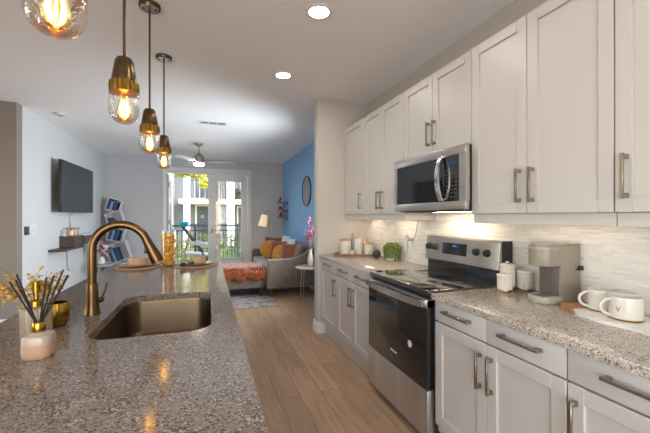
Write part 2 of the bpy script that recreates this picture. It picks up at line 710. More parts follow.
M['napkin'] = mat('dark grey linen', (.05, .05, .055), .9)
M['green'] = mat('green succulent', (.105, .145, .018), .5, var=.35, vscale=30)
M['charcoal'] = mat('charcoal ceramic', (.035, .03, .03), .6, bump=.4, bscale=90)
M['greyglaze'] = mat('grey glaze', (.34, .32, .31), .4)
M['white2'] = mat('white lacquer', (.62, .63, .66), .4)
M['bookblue'] = mat('navy book cloth', (.022, .05, .15), .6)
M['booklight'] = mat('pale blue book cloth', (.16, .31, .48), .6)
M['mirror'] = mat('mirror silver', (.78, .80, .82), .03, 1)
M['cord'] = mat('white cord', (.60, .60, .60), .5)
M['cordgrey'] = mat('grey cord', (.28, .28, .29), .5)
M['display'] = mat('dark display', (.008, .010, .014), .15)
M['glow'] = emis('blue segment glow', (.12, .32, 1), .8)
M['mwglow'] = emis('pale clock segments', (.30, .5, .7), .14)
M['btn'] = mat('printed button grey', (.05, .05, .05), .5)
M['ring'] = mat('printed burner ring', (.035, .033, .03), .2)
M['sticker'] = mat('white sticker', (.75, .75, .75), .5)
M['screw'] = mat('dark screw', (.02, .02, .02), .5)
M['siding'] = siding_mat('grey lap siding', (.21, .235, .275))
M['sidelight'] = siding_mat('white lap siding', (.80, .80, .78))
M['col'] = mat('white painted column', (.86, .85, .82), .6)
M['stone'] = mat('pale stone veneer', (.48, .46, .43), .8, var=.25, vscale=5)
M['extdoor'] = mat('dark grey door paint', (.09, .10, .12), .5)
M['extglass'] = mat('dark reflective window', (.10, .13, .17), .08)
M['rail'] = mat('black metal railing', (.03, .032, .038), .45)
M['grass'] = mat('lawn', (.13, .20, .05), .95, var=.4, vscale=3)
M['concrete'] = mat('balcony concrete', (.46, .45, .43), .85, var=.08, vscale=8)
M['leaf'] = mat('yellow green leaves', (.52, .50, .03), .6, var=.35, vscale=3)
M['shrub'] = mat('shrub leaves', (.12, .17, .06), .7, var=.4, vscale=4)
M['shrubpale'] = mat('pale shrub leaves', (.27, .29, .15), .7, var=.4, vscale=4)
M['bark'] = mat('tree bark', (.12, .09, .07), .9, var=.3, vscale=9)
M['teal'] = mat('teal outdoor cloth', (.0, .33, .42), .7)
M['teak'] = mat('oiled teak', (.50, .27, .10), .6)
M['patiowhite'] = mat('white patio lumber', (.72, .70, .66), .6)

# ------------------------------------------------------------------ setting
CH = 2.743
WX = 1.86         # kitchen and blue wall
YB = 8.85         # back wall
YS = 3.76         # stub wall
struct('floor', box(BM(), (-5, -2, -.12), (2.0, 9.0, 0)), M['floor'])
struct('ceiling', box(BM(), (-5.1, -2.1, CH), (2.0, 9.0, CH + .2)), M['ceiling'])
struct('wall_kitchen', box(BM(), (WX, -2.1, 0), (WX + .14, YS, CH)), M['stub'])
struct('wall_end', box(BM(), (1.205, YS, 0), (WX + .14, YS + .13, CH), .004), M['stub'])
struct('wall_right', box(BM(), (WX, YS + .13, 0), (WX + .14, 9.0, CH)), M['blue'])
b = BM()
box(b, (-2.36, YB, 0), (-.925, YB + .15, CH))
box(b, (.955, YB, 0), (WX, YB + .15, CH))
box(b, (-.925, YB, 2.44), (.955, YB + .15, CH))
struct('wall_back', b, M['back'])
struct('wall_left', box(BM(), (-2.36, 5.26, 0), (-2.20, YB, CH)), M['wall'])
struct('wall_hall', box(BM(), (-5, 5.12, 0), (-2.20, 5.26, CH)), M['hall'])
b = BM()
box(b, (-5.14, -2.1, 0), (-5, -.75, CH))
box(b, (-5.14, 3.95, 0), (-5, 5.2, CH))
box(b, (-5.14, -.75, 0), (-5, 3.95, .38))
box(b, (-5.14, -.75, 2.53), (-5, 3.95, CH))
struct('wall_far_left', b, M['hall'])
b = BM()
box(b, (-5, -2.14, 0), (-2.55, -2, CH))
box(b, (.75, -2.14, 0), (WX, -2, CH))
box(b, (-2.55, -2.14, 0), (.75, -2, .35))
box(b, (-2.55, -2.14, 2.3), (.75, -2, CH))
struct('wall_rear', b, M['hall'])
struct('trim_1', box(BM(), (WX - .008, -.3, .80), (WX, YS, 1.45)), M['tile'])        # mosaic backsplash
for n, lo, hi in (('baseboard_left', (-2.20, 5.105, 0), (-2.185, YB, .12)), ('baseboard_hall', (-5, 5.105, 0), (-2.20, 5.12, .12)),
                  ('baseboard_right', (WX - .015, YS + .13, 0), (WX, YB, .12))):
    struct(n, box(BM(), lo, hi, .004), M['trim'])
b = BM()
box(b, (-2.185, YB - .015, 0), (-1.03, YB, .12), .004)
box(b, (1.05, YB - .015, 0), (WX - .015, YB, .12), .004)
struct('baseboard_back', b, M['trim'])
b = BM()
prism(b, [(1.187, YS - .018), (1.30, YS - .018), (1.30, YS), (1.205, YS), (1.205, YS + .13), (WX, YS + .13), (WX, YS + .148), (1.187, YS + .148)], 0, .095, .003)
prism(b, [(1.193, YS - .012), (1.30, YS - .012), (1.30, YS), (1.205, YS), (1.205, YS + .13), (WX, YS + .13), (WX, YS + .142), (1.193, YS + .142)], .095, .13, .004)
struct('baseboard_end', b, M['trim'])
# casing round the balcony doors
b = BM()
box(b, (-1.02, YB - .022, 0), (-.925, YB + .13, 2.53), .005)
box(b, (.955, YB - .022, 0), (1.05, YB + .13, 2.53), .005)
box(b, (-.925, YB - .022, 2.44), (.955, YB + .13, 2.53), .005)
box(b, (-.925, YB, 2.40), (.955, YB + .12, 2.44), .003)
struct('trim_2', b, M['trim'])
struct('trim_3', box(BM(), (-.925, YB - .01, 0), (.955, YB + .15, .02), .003), M['steel'])

def door_leaf(name, hand):
    """a glazed leaf 0.90 wide along x from the hinge at the origin"""
    w, h, st = .905, 2.37, .115
    root = bpy.data.objects.new(name, None)
    C.objects.link(root)
    root['kind'] = 'structure'
    b = BM()
    sg = hand
    def bx(x0, x1, z0, z1, y0=-.022, y1=.022, bev=.003):
        a0, a1 = sorted((sg * x0, sg * x1))
        box(b, (a0, y0, z0), (a1, y1, z1), bev)
    bx(0, st, 0, h); bx(w - st, w, 0, h); bx(st, w - st, 0, .27); bx(st, w - st, h - .13, h)
    for z0, z1, x0, x1 in ((.27, .30, st, w - st), (h - .16, h - .13, st, w - st)):
        bx(x0, x1, z0, z1, -.03, .03, .004)
    for x0 in (st, w - st - .03):
        bx(x0, x0 + .03, .27, h - .13, -.03, .03, .004)
    obj('leaf_frame', b, M['trim'], root)
    b = BM()
    a0, a1 = sorted((sg * (st + .02), sg * (w - st - .02)))
    box(b, (a0, -.012, .28), (a1, -.008, h - .14))
    obj('pane', b, M['pane'], root)
    return root
d1 = door_leaf('door_1', -1)          # closed right leaf, hinge at the right jamb
d1.location = (.945, YB + .06, .02)
b = BM()
for k in range(68):
    z = .31 + k * .0281
    box(b, (-.785, .002, z), (-.12, .0195, z + .0012), M=Matrix.Translation((0, 0, 0)))
for x in (-.68, -.45, -.22):
    box(b, (x, .009, .30), (x + .002, .012, 2.22))
obj('blind', b, M['plastic'], d1)
b = BM()
tube(b, [(-.85, -.02, 1.0), (-.85, -.07, 1.0)], .012, 10)
tube(b, [(-.85, -.065, 1.0), (-.74, -.065, 1.0)], .009, 10)
box(b, (-.875, -.03, .93), (-.825, -.022, 1.07), .004)
obj('door_handle', b, M['nickel'], d1)
b = BM()
box(b, (-.925 - .02, -.034, 0), (-.88, .034, 2.37), .006)
obj('astragal', b, M['trim'], d1)
d2 = door_leaf('door_2', 1)           # left leaf standing open, swung out over the balcony
d2.location = (-.915, YB + .15, .02)
d2.rotation_euler = (0, 0, R(91))
b = BM()
for z in (.25, 1.2, 2.1):
    box(b, (-.006, -.03, z - .05), (.02, -.02, z + .05), .002)
    tube(b, [(-.004, -.03, z - .055), (-.004, -.03, z + .055)], .008, 8)
obj('hinge', b, M['dark'], d2)

# made-up windows on unseen walls, added to go with the fill lamps
def window(name, lo, hi, axis):
    root = bpy.data.objects.new(name, None)
    C.objects.link(root)
    root['kind'] = 'structure'
    b = BM()
    lo = Vector(lo); hi = Vector(hi)
    t = .07
    def bx(u0, u1, z0, z1):
        if axis == 'y':
            box(b, (lo.x, u0, z0), (hi.x, u1, z1), .004)
        else:
            box(b, (u0, lo.y, z0), (u1, hi.y, z1), .004)
    a0, a1 = (lo.y, hi.y) if axis == 'y' else (lo.x, hi.x)
    bx(a0, a0 + t, lo.z, hi.z); bx(a1 - t, a1, lo.z, hi.z)
    bx(a0 + t, a1 - t, lo.z, lo.z + t); bx(a0 + t, a1 - t, hi.z - t, hi.z)
    n = 3
    for k in range(1, n):
        u = a0 + (a1 - a0) * k / n
        bx(u - .03, u + .03, lo.z + t, hi.z - t)
    obj('window_frame', b, M['trim'], root)
window('added_window_1', (-5.1, -.75, .38), (-5.03, 3.95, 2.53), 'y')
window('added_window_3', (1.83, 4.1, .88), (1.862, 5.5, 2.38), 'y')
window('added_window_2', (-2.55, -2.12, .35), (.75, -2.04, 2.3), 'x')

# ------------------------------------------------------------------ kitchen cabinets (faces look towards -x)
def shaker(x, y0, y1, z0, z1, rail=.058, th=.02):
    b = BM()
    box(b, (x + .011, y0 + .004, z0 + .004), (x + th, y1 - .004, z1 - .004))
    for lo, hi in (((y0, z0), (y0 + rail, z1)), ((y1 - rail, z0), (y1, z1)), ((y0 + rail, z0), (y1 - rail, z0 + rail)), ((y0 + rail, z1 - rail), (y1 - rail, z1))):
        box(b, (x, lo[0], lo[1]), (x + th, hi[0], hi[1]), .0018, 1)
    return b

def pull(x, y, z, L, vert):
    """square bar pull standing off a face at x, centred on y, z"""
    b = BM()
    h = L / 2
    if vert:
        box(b, (x - .036, y - .006, z - h), (x - .026, y + .006, z + h), .0015, 1)
        for s in (-1, 1):
            zz = z + s * (h - .012)
            box(b, (x - .028, y - .007, zz - .009), (x, y + .007, zz + .009), .0015, 1)
    else:
        box(b, (x - .036, y - h, z - .006), (x - .026, y + h, z + .006), .0015, 1)
        for s in (-1, 1):
            yy = y + s * (h - .012)
            box(b, (x - .028, yy - .009, z - .007), (x, yy + .009, z + .007), .0015, 1)
    return b

XU, XL, XC = 1.53, 1.24, 1.215

def upper(label, y0, y1, z0, z1, splits, handles, rail=True, side_rail=None):
    t = Thing('wall_cabinet', label, 'cabinet', ((XU + WX) / 2, (y0 + y1) / 2, z0), group='white upper cabinets')
    t.part('carcass', box(BM(), (XU + .021, y0 + .001, z0), (WX - .002, y1 - .001, z1), .001, 1), M['white'], w=True)
    for i, (a, c) in enumerate(splits):
        d = t.part('door', shaker(XU, a + .0018, c - .0018, z0 + .002, z1 - .002), M['white'], w=True)
        hy, hz, L = handles[i]
        t.part('handle', pull(XU, hy, hz, L, True), M['nickel'], d, 'brushed bronze bar pull', w=True)
    if rail:
        b = BM()
        box(b, (XU + .016, y0 + .001, z0 - .056), (XU + .034, y1 - .001, z0), .001, 1)
        if side_rail:
            box(b, (XU + .034, y0 + .001, z0 - .056), (WX - .01, y0 + .017, z0), .001, 1)
        t.part('light_rail', b, M['white'], w=True)
    return t
UT = 2.385
upper('narrow one-door white upper cabinet against the end wall', 3.235, 3.755, 1.376, UT, [(3.235, 3.755)], [(3.275, 1.518, .17)])
upper('tall two-door white upper cabinet above the wooden tray of canisters', 2.448, 3.233, 1.376, UT, [(2.448, 2.84), (2.84, 3.233)], [(2.80, 1.508, .17), (2.88, 1.508, .17)], side_rail=True)
upper('short two-door white upper cabinet directly above the microwave', 1.684, 2.446, 1.803, UT, [(1.684, 2.066), (2.066, 2.446)], [(2.032, 1.953, .175), (2.10, 1.953, .175)], rail=False)
upper('tall two-door white upper cabinet above the coffee maker', .907, 1.682, 1.37, UT, [(.907, 1.300), (1.300, 1.682)], [(1.262, 1.514, .175), (1.338, 1.514, .175)], side_rail=False)
upper('white upper cabinet at the near end above the mugs, pull on its far side', .12, .905, 1.37, UT, [(.12, .51), (.51, .905)], [(.472, 1.512, .175), (.862, 1.512, .175)])

def base(label, y0, y1, drawers, doors):
    t = Thing('base_cabinet', label, 'cabinet', ((XL + WX) / 2, (y0 + y1) / 2, 0), group='white base cabinets')
    b = BM()
    box(b, (XL + .021, y0 + .001, .115), (WX - .002, y1 - .001, .8775), .001, 1)
    t.part('carcass', b, M['white'], w=True)
    t.part('toe_kick', box(BM(), (XL + .05, y0 + .001, 0), (WX - .002, y1 - .001, .115)), M['kick'], w=True)
    for a, c, L in drawers:
        b = BM()
        box(b, (XL, a + .002, .760), (XL + .02, c - .002, .872), .0025, 2)
        d = t.part('drawer', b, M['white'], w=True)
        t.part('handle', pull(XL, (a + c) / 2, .828, L, False), M['nickel'], d, 'brushed bronze bar pull', w=True)
    for a, c, hy in doors:
        d = t.part('door', shaker(XL, a + .002, c - .002, .165, .752), M['white'], w=True)
        t.part('handle', pull(XL, hy, .617, .172, True), M['nickel'], d, 'brushed bronze bar pull', w=True)
    return t
base('one-door white base cabinet against the end wall, left of the range', 3.232, 3.735, [(3.232, 3.735, .2)], [(3.232, 3.735, 3.275)])
base('two-door white base cabinet beside the far side of the range', 2.446, 3.230, [(2.446, 2.838, .2), (2.838, 3.230, .2)], [(2.446, 2.838, 2.805), (2.838, 3.230, 2.871)])
base('two-door white base cabinet between the range and the nearest cabinet', .889, 1.650, [(.889, 1.268, .2), (1.268, 1.650, .2)], [(.889, 1.268, 1.234), (1.268, 1.650, 1.302)])
base('nearest white base cabinet under the mugs, cut by the photo edge', .42, .887, [(.42, .887, .21)], [(.42, .887, .853)])
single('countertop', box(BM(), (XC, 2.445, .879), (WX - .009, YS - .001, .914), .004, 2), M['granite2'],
       'granite countertop on the far side of the range under the tray and green plant', 'countertop', 'kitchen granite countertops')
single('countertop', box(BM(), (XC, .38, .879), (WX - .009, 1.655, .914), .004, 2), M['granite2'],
       'granite countertop on the near side of the range under the coffee maker', 'countertop', 'kitchen granite countertops')

# under-cabinet light bars
def bar(label, y0, y1, z, x=1.70, m='strip'):
    t = Thing('under_cabinet_light', label, 'light', (x, (y0 + y1) / 2, z), group='under-cabinet light bars')
    t.part('housing', box(BM(), (x - .02, y0, z - .012), (x + .02, y1, z), .002, 1), M['plastic'], w=True)
    t.part('lens', box(BM(), (x - .014, y0 + .02, z - .014), (x + .014, y1 - .02, z - .012)), M[m], w=True)
bar('thin lit light bar under the cabinet above the canister tray', 2.72, 3.02, 1.376)
bar('thin lit light bar under the end wall cabinet', 3.35, 3.62, 1.376)
bar('thin lit light bar under the cabinet above the coffee maker', 1.0, 1.52, 1.37, 1.74, 'striplow')

# ------------------------------------------------------------------ range
Y0, Y1 = 1.668, 2.430
XR = 1.20
t = Thing('kitchen_range', 'stainless steel and black glass electric range between the counters', 'range', (1.52, (Y0 + Y1) / 2, 0))
t.part('body', box(BM(), (XR + .05, Y0, .04), (1.835, Y1, .895), .003, 1), M['dark'], w=True, label='black enamel side panels')
for x in (1.32, 1.76):
    for y in (Y0 + .06, Y1 - .06):
        t.part('foot', tube(BM(), [(x, y, 0), (x, y, .05)], .018, 10), M['black'], w=True)
b = BM()
box(b, (XR + .012, Y0 - .004, .895), (1.79, Y1 + .004, .923), .006, 3)
ck = t.part('cooktop', b, M['cooktop'], w=True, label='shiny black glass cooktop')
for x, y, r in ((1.38, Y0 + .2, .115), (1.38, Y1 - .19, .085), (1.63, Y0 + .19, .085), (1.63, Y1 - .19, .105)):
    b = BM()
    for k in (1, .72):
        lathe(b, [(r * k - .0012, .9231), (r * k, .9236), (r * k + .0012, .9231)], (x, y, 0), 40, False)
    t.part('burner_ring', b, M['ring'], ck, w=True)
b = BM()
box(b, (XR, Y0 + .003, .345), (XR + .052, Y1 - .003, .868), .004)
dr = t.part('oven_door', b, M['blackglass'], w=True, label='black glass oven door')
b = BM()
box(b, (XR - .003, Y0 + .003, .818), (XR + .05, Y1 - .003, .872), .005)
t.part('door_trim', b, M['steel'], dr, w=True, label='stainless band across the top of the door')
b = BM()
n = 24
pts = []
for k in range(n + 1):
    u = k / n
    pts.append((XR - .03 - .028 * math.sin(PI * u) ** .7, Y0 + .012 + (Y1 - Y0 - .024) * u))
inner = [(x + .016, y) for x, y in pts][::-1]
prism(b, pts + inner, .826, .868, .005, None)
for y in (Y0 + .012, Y1 - .03):
    box(b, (XR - .03, y, .828), (XR + .004, y + .018, .866), .003)
t.part('door_handle', b, M['chrome'], dr, w=True, label='wide bowed bright steel handle')
t.part('logo', (lambda q: ([setattr(v, 'co', Vector((XR - .0012 - v.co.z, 2.045 - v.co.x, .437 + v.co.y))) for v in q.verts], q)[1])(text_mesh('Whirlpool', .02)), M['sticker'], dr, w=True)
b = BM()
for r0, r1 in ((.017, .022),):
    lathe(b, [(r0, 0), (r1, 0), (r1, .001), (r0, .001)], (0, 0, 0), 28, False)
lathe(b, [(0, .0004), (.017, .0004)], (0, 0, 0), 28, False)
for v in b.verts:
    v.co = Vector((XR - .0022 - v.co.z, 1.845 + v.co.x, .556 + v.co.y))
t.part('round_sticker', b, M['sticker'], dr, w=True, label='round white sticker')
b = BM()
box(b, (XR + .002, Y0 + .003, .055), (XR + .05, Y1 - .003, .338), .006)
t.part('storage_drawer', b, M['steel_v'], w=True, label='brushed stainless lower drawer')
b = BM()      # backguard: black foot, leaning stainless face
prism(b, [(1.755, .92), (1.84, .92), (1.84, 1.0), (1.757, 1.0)], Y0, Y1, 0, XZ)
bgd = t.part('backguard_base', b, M['blackglass'], w=True, label='glossy black lower backguard')
b = BM()
prism(b, [(1.728, 1.015), (1.742, 1.005), (1.84, 1.005), (1.84, 1.195), (1.752, 1.195), (1.745, 1.19)], Y0, Y1, .003, XZ)
bk = t.part('backguard', b, M['steel'], w=True, label='stainless control panel')
t.part('end_cap', box(BM(), (1.756, Y0 - .003, 1.0), (1.842, Y0 + .001, 1.197), .001, 1), M['black'], bk, w=True)
def onpanel(y, z):
    """point on the leaning control face"""
    x = 1.728 + (z - 1.015) * (1.745 - 1.728) / (1.19 - 1.015)
    return Vector((x, y, z))
b = BM()
p0 = onpanel(0, 1.07); p1 = onpanel(0, 1.155)
prism(b, [(p0.x - .004, 1.07), (p0.x + .01, 1.07), (p1.x + .01, 1.155), (p1.x - .004, 1.155)], 1.955, 2.215, .001, XZ)
ds = t.part('display', b, M['display'], bk, w=True, label='dark clock display')
b = BM()
for k, y in enumerate((2.088, 2.074, 2.058)):
    box(b, (1.7285, y - .004, 1.128), (1.7305, y + .004, 1.143))
t.part('display_segments', b, M['glow'], bk, w=True, label='blue glowing clock segments')
for y in (2.385, 2.315, 1.86, 1.765):
    b = BM()
    c0 = onpanel(y, 1.113)
    tube(b, [c0 + Vector((.006, 0, 0)), c0 + Vector((-.012, 0, 0)), c0 + Vector((-.014, 0, 0)), c0 + Vector((-.024, 0, 0))], [.026, .026, .022, .02], 24)
    box(b, c0 + Vector((-.028, -.006, -.02)), c0 + Vector((-.02, .006, .02)), .002, 1)
    t.part('knob', b, M['black'], w=True, label='black control knob')

# ------------------------------------------------------------------ microwave
Y0, Y1 = 1.688, 2.445
XM = 1.46
Y0, Y1 = 1.654, 2.470
t = Thing('microwave', 'stainless over-the-range microwave with black glass door', 'microwave', (1.66, (Y0 + Y1) / 2, 1.39))
t.part('body', box(BM(), (XM + .03, 1.690, 1.39), (WX - .01, 2.443, 1.80), .003, 1), M['dark'], w=True, label='dark casing')
b = BM()
box(b, (XM, Y0, 1.398), (XM + .032, Y1, 1.452), .004)
box(b, (XM, Y0, 1.742), (XM + .032, Y1, 1.80), .004)
box(b, (XM, Y0, 1.452), (XM + .032, Y0 + .055, 1.742))
box(b, (XM, Y1 - .035, 1.452), (XM + .032, Y1, 1.742))
t.part('front_frame', b, M['steel'], w=True, label='brushed stainless front frame')
t.part('door', box(BM(), (XM + .002, Y0 + .205, 1.452), (XM + .03, Y1 - .035, 1.742), .002, 1), M['blackglass'], w=True, label='black glass door')
cp = t.part('control_panel', box(BM(), (XM + .002, Y0 + .055, 1.452), (XM + .03, Y0 + .203, 1.742), .002, 1), M['blackglass'], w=True, label='black touch control panel')
b = BM()
for r in range(8):
    for c in range(3):
        y = Y0 + .075 + c * .04
        z = 1.475 + r * .024
        box(b, (XM + .0008, y, z), (XM + .0022, y + .024, z + .009))
t.part('buttons', b, M['btn'], cp, w=True)
t.part('clock_display', box(BM(), (XM + .0004, Y0 + .085, 1.683), (XM + .0022, Y0 + .165, 1.708)), M['mwglow'], cp, w=True, label='pale blue clock display')
b = BM()
n = 20
pts = []
for k in range(n + 1):
    u = k / n
    pts.append((XM - .014 - .036 * math.sin(PI * u) ** .8, 1.455 + .30 * u))
inner = [(x + .014, z) for x, z in pts][::-1]
prism(b, pts + inner, Y0 + .20, Y0 + .232, .004, XZ)
for z in (1.455, 1.735):
    box(b, (XM - .014, Y0 + .202, z), (XM + .004, Y0 + .23, z + .02), .003)
t.part('handle', b, M['chrome'], w=True, label='bowed bright steel handle')
b = BM()
for k in range(12):
    box(b, (XM + .05 + k * .012, Y0 + .1, 1.387), (XM + .056 + k * .012, Y1 - .1, 1.391))
t.part('vent_grille', b, M['black'], w=True)
t.part('task_light', box(BM(), (1.66, 1.86, 1.3875), (1.72, 2.27, 1.3895)), M['strip'], w=True, label='lit lamp in the underside')

# ------------------------------------------------------------------ wall outlets on the backsplash
def outlet(label, y, z, x=WX - .008, w=.07, h=.115, nrm=-1, kind='duplex'):
    t = Thing('wall_outlet', label, 'outlet', (x, y, z), group='wall outlets')
    sx = nrm
    def bx(b, a, c, y0, y1, z0, z1, bev=.001):
        lo, hi = sorted((sx * a, sx * c))
        return box(b, (lo, y0, z0), (hi, y1, z1), bev, 1)
    t.part('cover_plate', bx(BM(), 0, .006, -w / 2, w / 2, -h / 2, h / 2, .002), M['plastic'])
    for s in (-1, 1):
        f = t.part('socket', bx(BM(), .006, .008, -.017, .017, s * .024 - .015, s * .024 + .015), M['plastic'])
        b = BM()
        for q in (-.006, .006):
            bx(b, .0078, .0084, q - .0012, q + .0012, s * .024 - .003, s * .024 + .006, 0)
        bx(b, .0078, .0084, -.002, .002, s * .024 - .010, s * .024 - .006, 0)
        t.part('slots', b, M['black'], f)
    return t
outlet('white outlet with a black plug, on the tiles beside the coffee maker', 1.242, 1.113)
outlet('white outlet on the tiles behind the charcoal ball', 3.31, 1.11)
outlet('white outlet on the tiles left of the range, above the green plant', 2.885, 1.125)
t = Thing('power_plug', 'black coffee maker plug in the outlet on the tiles', 'plug', (WX - .018, 1.242, 1.087))
t.part('plug_body', box(BM(), (-.03, -.014, -.012), (.0, .014, .012), .004), M['black'])
t.part('cord', tube(BM(), [(-.03, 0, 0), (-.045, .0, -.01), (-.045, .012, -.06), (-.04, .04, -.13), (-.04, .055, -.165)], .0035, 8), M['black'])
t = Thing('power_adapter', 'white plug adapter hanging with its cord above the green plant', 'adapter', (WX - .018, 2.885, 1.14))
t.part('adapter_body', box(BM(), (-.04, -.028, -.01), (.0, .028, .045), .006), M['plastic'])
t.part('adapter_tail', box(BM(), (-.034, -.012, -.11), (-.012, .012, -.01), .004), M['plastic'])
pts = [(-.02, -.03, .03), (-.02, -.07, .0), (-.02, -.12, -.01), (-.02, -.17, .03), (-.02, -.19, .09), (-.02, -.20, .15), (-.02, -.24, .19)]
t.part('cord', tube(BM(), pts, .004, 8), M['cordgrey'], label='grey cord rising to the cabinet')
t.part('cord_clip', box(BM(), (-.03, -.135, -.02), (-.01, -.06, .012), .006), M['cordgrey'])

# ------------------------------------------------------------------ things on the near counter
def canister(name, label, loc, r, h, gold=True):
    t = Thing(name, label, 'canister', loc, group='ribbed white canisters')
    rib = lambda a, i: 1 - (.12 * abs(math.cos(9 * a)) ** 8 if 1 < i < 4 else 0)
    t.part('jar', lathe(BM(), [(r * .96, .006), (r, .010), (r * .99, .018), (r * .99, h * .78), (r * .97, h * .80), (r * .95, h * .81)], seg=180, rf=rib), M['ceramic'])
    t.part('base_ring', lathe(BM(), [(r * .98, 0), (r * 1.005, .002), (r * 1.005, .011), (r * .98, .0125)], seg=48), M['brass'], label='thin gold base ring')
    ld = t.part('lid', lathe(BM(), [(r * .9, h * .80), (r * 1.04, h * .81), (r * 1.05, h * .83), (r * 1.05, h * .88), (r * 1.0, h * .91), (r * .3, h * .925), (0, h * .925)], seg=48), M['ceramic'])
    t.part('knob', lathe(BM(), [(r * .16, h * .915), (r * .13, h * .945), (r * .24, h * .965), (r * .26, h * .985), (r * .15, h), (0, h)], seg=24), M['ceramic'], ld)
canister('ribbed_canister', 'tallest ribbed white canister, behind the other two', (1.745, 1.616, .914), .043, .165)
canister('ribbed_canister', 'smallest ribbed white canister, in front by the range', (1.668, 1.563, .914), .042, .108)
canister('ribbed_canister', 'ribbed white canister nearest the coffee maker', (1.81, 1.550, .914), .043, .128)

t = Thing('coffee_maker', 'slim taupe single-cup coffee maker on the near counter', 'coffee maker', (1.70, 1.300, .914))
def stadium(x0, x1, hw, n=14):
    """rounded towards -x"""
    o = [(x1, -hw), (x1, hw)]
    for k in range(n + 1):
        a = R(90 + 180 * k / n)
        o.append((x0 + hw * .75 + hw * .75 * math.cos(a), hw * math.sin(a)))
    return o
t.part('tower', prism(BM(), [(-.01, -.060), (.13, -.060), (.142, -.05), (.142, .05), (.13, .060), (-.01, .060)], 0, .292, .004), M['greige'])
t.part('recess_panel', box(BM(), (-.016, -.05, .03), (-.009, .05, .20), .002), M['greigedark'], label='dark recess behind the drip tray')
hd = t.part('brew_head', prism(BM(), stadium(-.118, .0, .062), .188, .296, .006), M['greige'])
t.part('head_band', prism(BM(), stadium(-.121, -.03, .0635), .272, .285, .002), M['greigelight'], hd)
t.part('lid', prism(BM(), stadium(-.108, .055, .056), .294, .308, .005), M['greigelight'], label='lighter lid with a grip')
t.part('reservoir_lid', box(BM(), (.06, -.058, .292), (.14, .058, .300), .003), M['greige'])
bs = t.part('drip_base', prism(BM(), stadium(-.122, .0, .062), 0, .034, .005), M['greigelight'])
b = BM()
for k in range(7):
    box(b, (-.10 + k * .013, -.035, .034), (-.094 + k * .013, .035, .0355))
t.part('drip_grate', b, M['greigedark'], bs)

t = Thing('serving_board', 'paddle-shaped serving board of white marble with a brown wood end under the mugs', 'board', (1.66, .9, .914))
def wob(P, n=8):
    """closed Catmull-Rom"""
    out = []
    m = len(P)
    for i in range(m):
        p0, p1, p2, p3 = [Vector(P[(i + k - 1) % m]) for k in range(4)]
        for j in range(n):
            u = j / n
            q = .5 * ((2 * p1) + (p2 - p0) * u + (2 * p0 - 5 * p1 + 4 * p2 - p3) * u * u + (3 * p1 - p0 - 3 * p2 + p3) * u ** 3)
            out.append((q.x, q.y))
    return out
# the marble share and the wood share meet on a diagonal
marble = wob([(-.045, .215), (-.092, .175), (-.128, .06), (-.112, -.05), (-.135, -.15), (-.09, -.27), (0, -.33), (.09, -.28), (.12, -.15), (.10, .0), (.125, .12)], 6)
t.part('marble_part', prism(BM(), marble, 0, .014, .003), M['marble'], label='white marble part')
woodp = wob([(-.05, .222), (-.094, .185), (-.082, .23), (-.02, .305), (.06, .31), (.125, .24), (.132, .135), (.05, .178)], 6)
t.part('wood_part', prism(BM(), woodp, 0, .0145, .003), M['acacia'], label='brown wooden end')

def mug(label, loc, rz):
    t = Thing('mug', label, 'mug', loc, rz, 'cream stoneware mugs')
    r, h = .057, .094
    prof = [(r * .9, .0), (r * .97, .004), (r, .014), (r, h - .004), (r * .985, h), (r * .94, h), (r * .93, h - .006), (r * .92, .02), (r * .8, .01), (0, .01)]
    t.part('cup', lathe(BM(), prof, seg=48), M['mug'])
    t.part('foot_ring', lathe(BM(), [(r * .86, -.0005), (r * .975, .0), (r * .99, .005), (r * .96, .006)], seg=48, caps=False), M['gold'], label='gold rim round the foot')
    pts = []
    for k in range(15):
        a = R(-80 + 160 * k / 14)
        pts.append((r * .86 + .045 * math.cos(a), 0, h * .52 + .034 * math.sin(a)))
    t.part('handle', tube(BM(), pts, .0062, 10), M['mug'])
    return t
mug('cream mug behind, on the serving board by the coffee maker', (1.70, 1.055, .9295), R(151))
m2 = mug('cream mug in front with a small gold letter V', (1.645, .932, .9295), R(151))
q = text_mesh('V', .028)
for v in q.verts:
    a = R(186) + v.co.x / .0575 - R(151)
    rr = .0572 + v.co.z
    v.co = Vector((rr * math.cos(a), rr * math.sin(a), .045 + v.co.y))
m2.part('gold_letter', q, M['gold'], label='small gold letter V')

# ------------------------------------------------------------------ things on the far counter
A = Vector((1.34, 3.585, .914))
ang = math.atan2(-.2, .42)
def tp(u, v, z=.0):
    p = A + Vector((math.cos(ang), math.sin(ang), 0)) * u + Vector((-math.sin(ang), math.cos(ang), 0)) * v
    return (p.x, p.y, .914 + z)
b = BM()
box(b, (0, 0, 0), (.465, .17, .008), .002, 1)
for lo, hi in (((0, 0), (.465, .008)), ((0, .162), (.465, .17)), ((0, .008), (.008, .162)), ((.457, .008), (.465, .162))):
    box(b, (lo[0], lo[1], .006), (hi[0], hi[1], .018), .002, 1)
single('tray', b, M['tray'], 'long reddish wooden tray holding canisters on the far counter', 'tray', loc=A, rz=ang)
def pot(name, label, u, v, r, h, cat, lid=True):
    t = Thing(name, label, cat, tp(u, v, .008), group='canisters on the wooden tray')
    t.part('jar', lathe(BM(), [(r * .95, 0), (r, .006), (r, h - .004), (r * .98, h)], seg=32), M['ceramic'])
    if lid:
        t.part('lid', lathe(BM(), [(r * .97, h), (r * 1.03, h + .002), (r * 1.03, h + .014), (r * .98, h + .018), (0, h + .018)], seg=32), M['lid'], label='pale wooden lid')
pot('canister', 'wide white canister with a wooden lid at the left end of the tray', .125, .088, .063, .155, 'canister')
pot('canister', 'tall plain white canister in the middle of the tray', .272, .105, .053, .185, 'canister', False)
pot('canister', 'lower white canister with a wooden lid by the right tray end', .388, .078, .052, .115, 'canister')
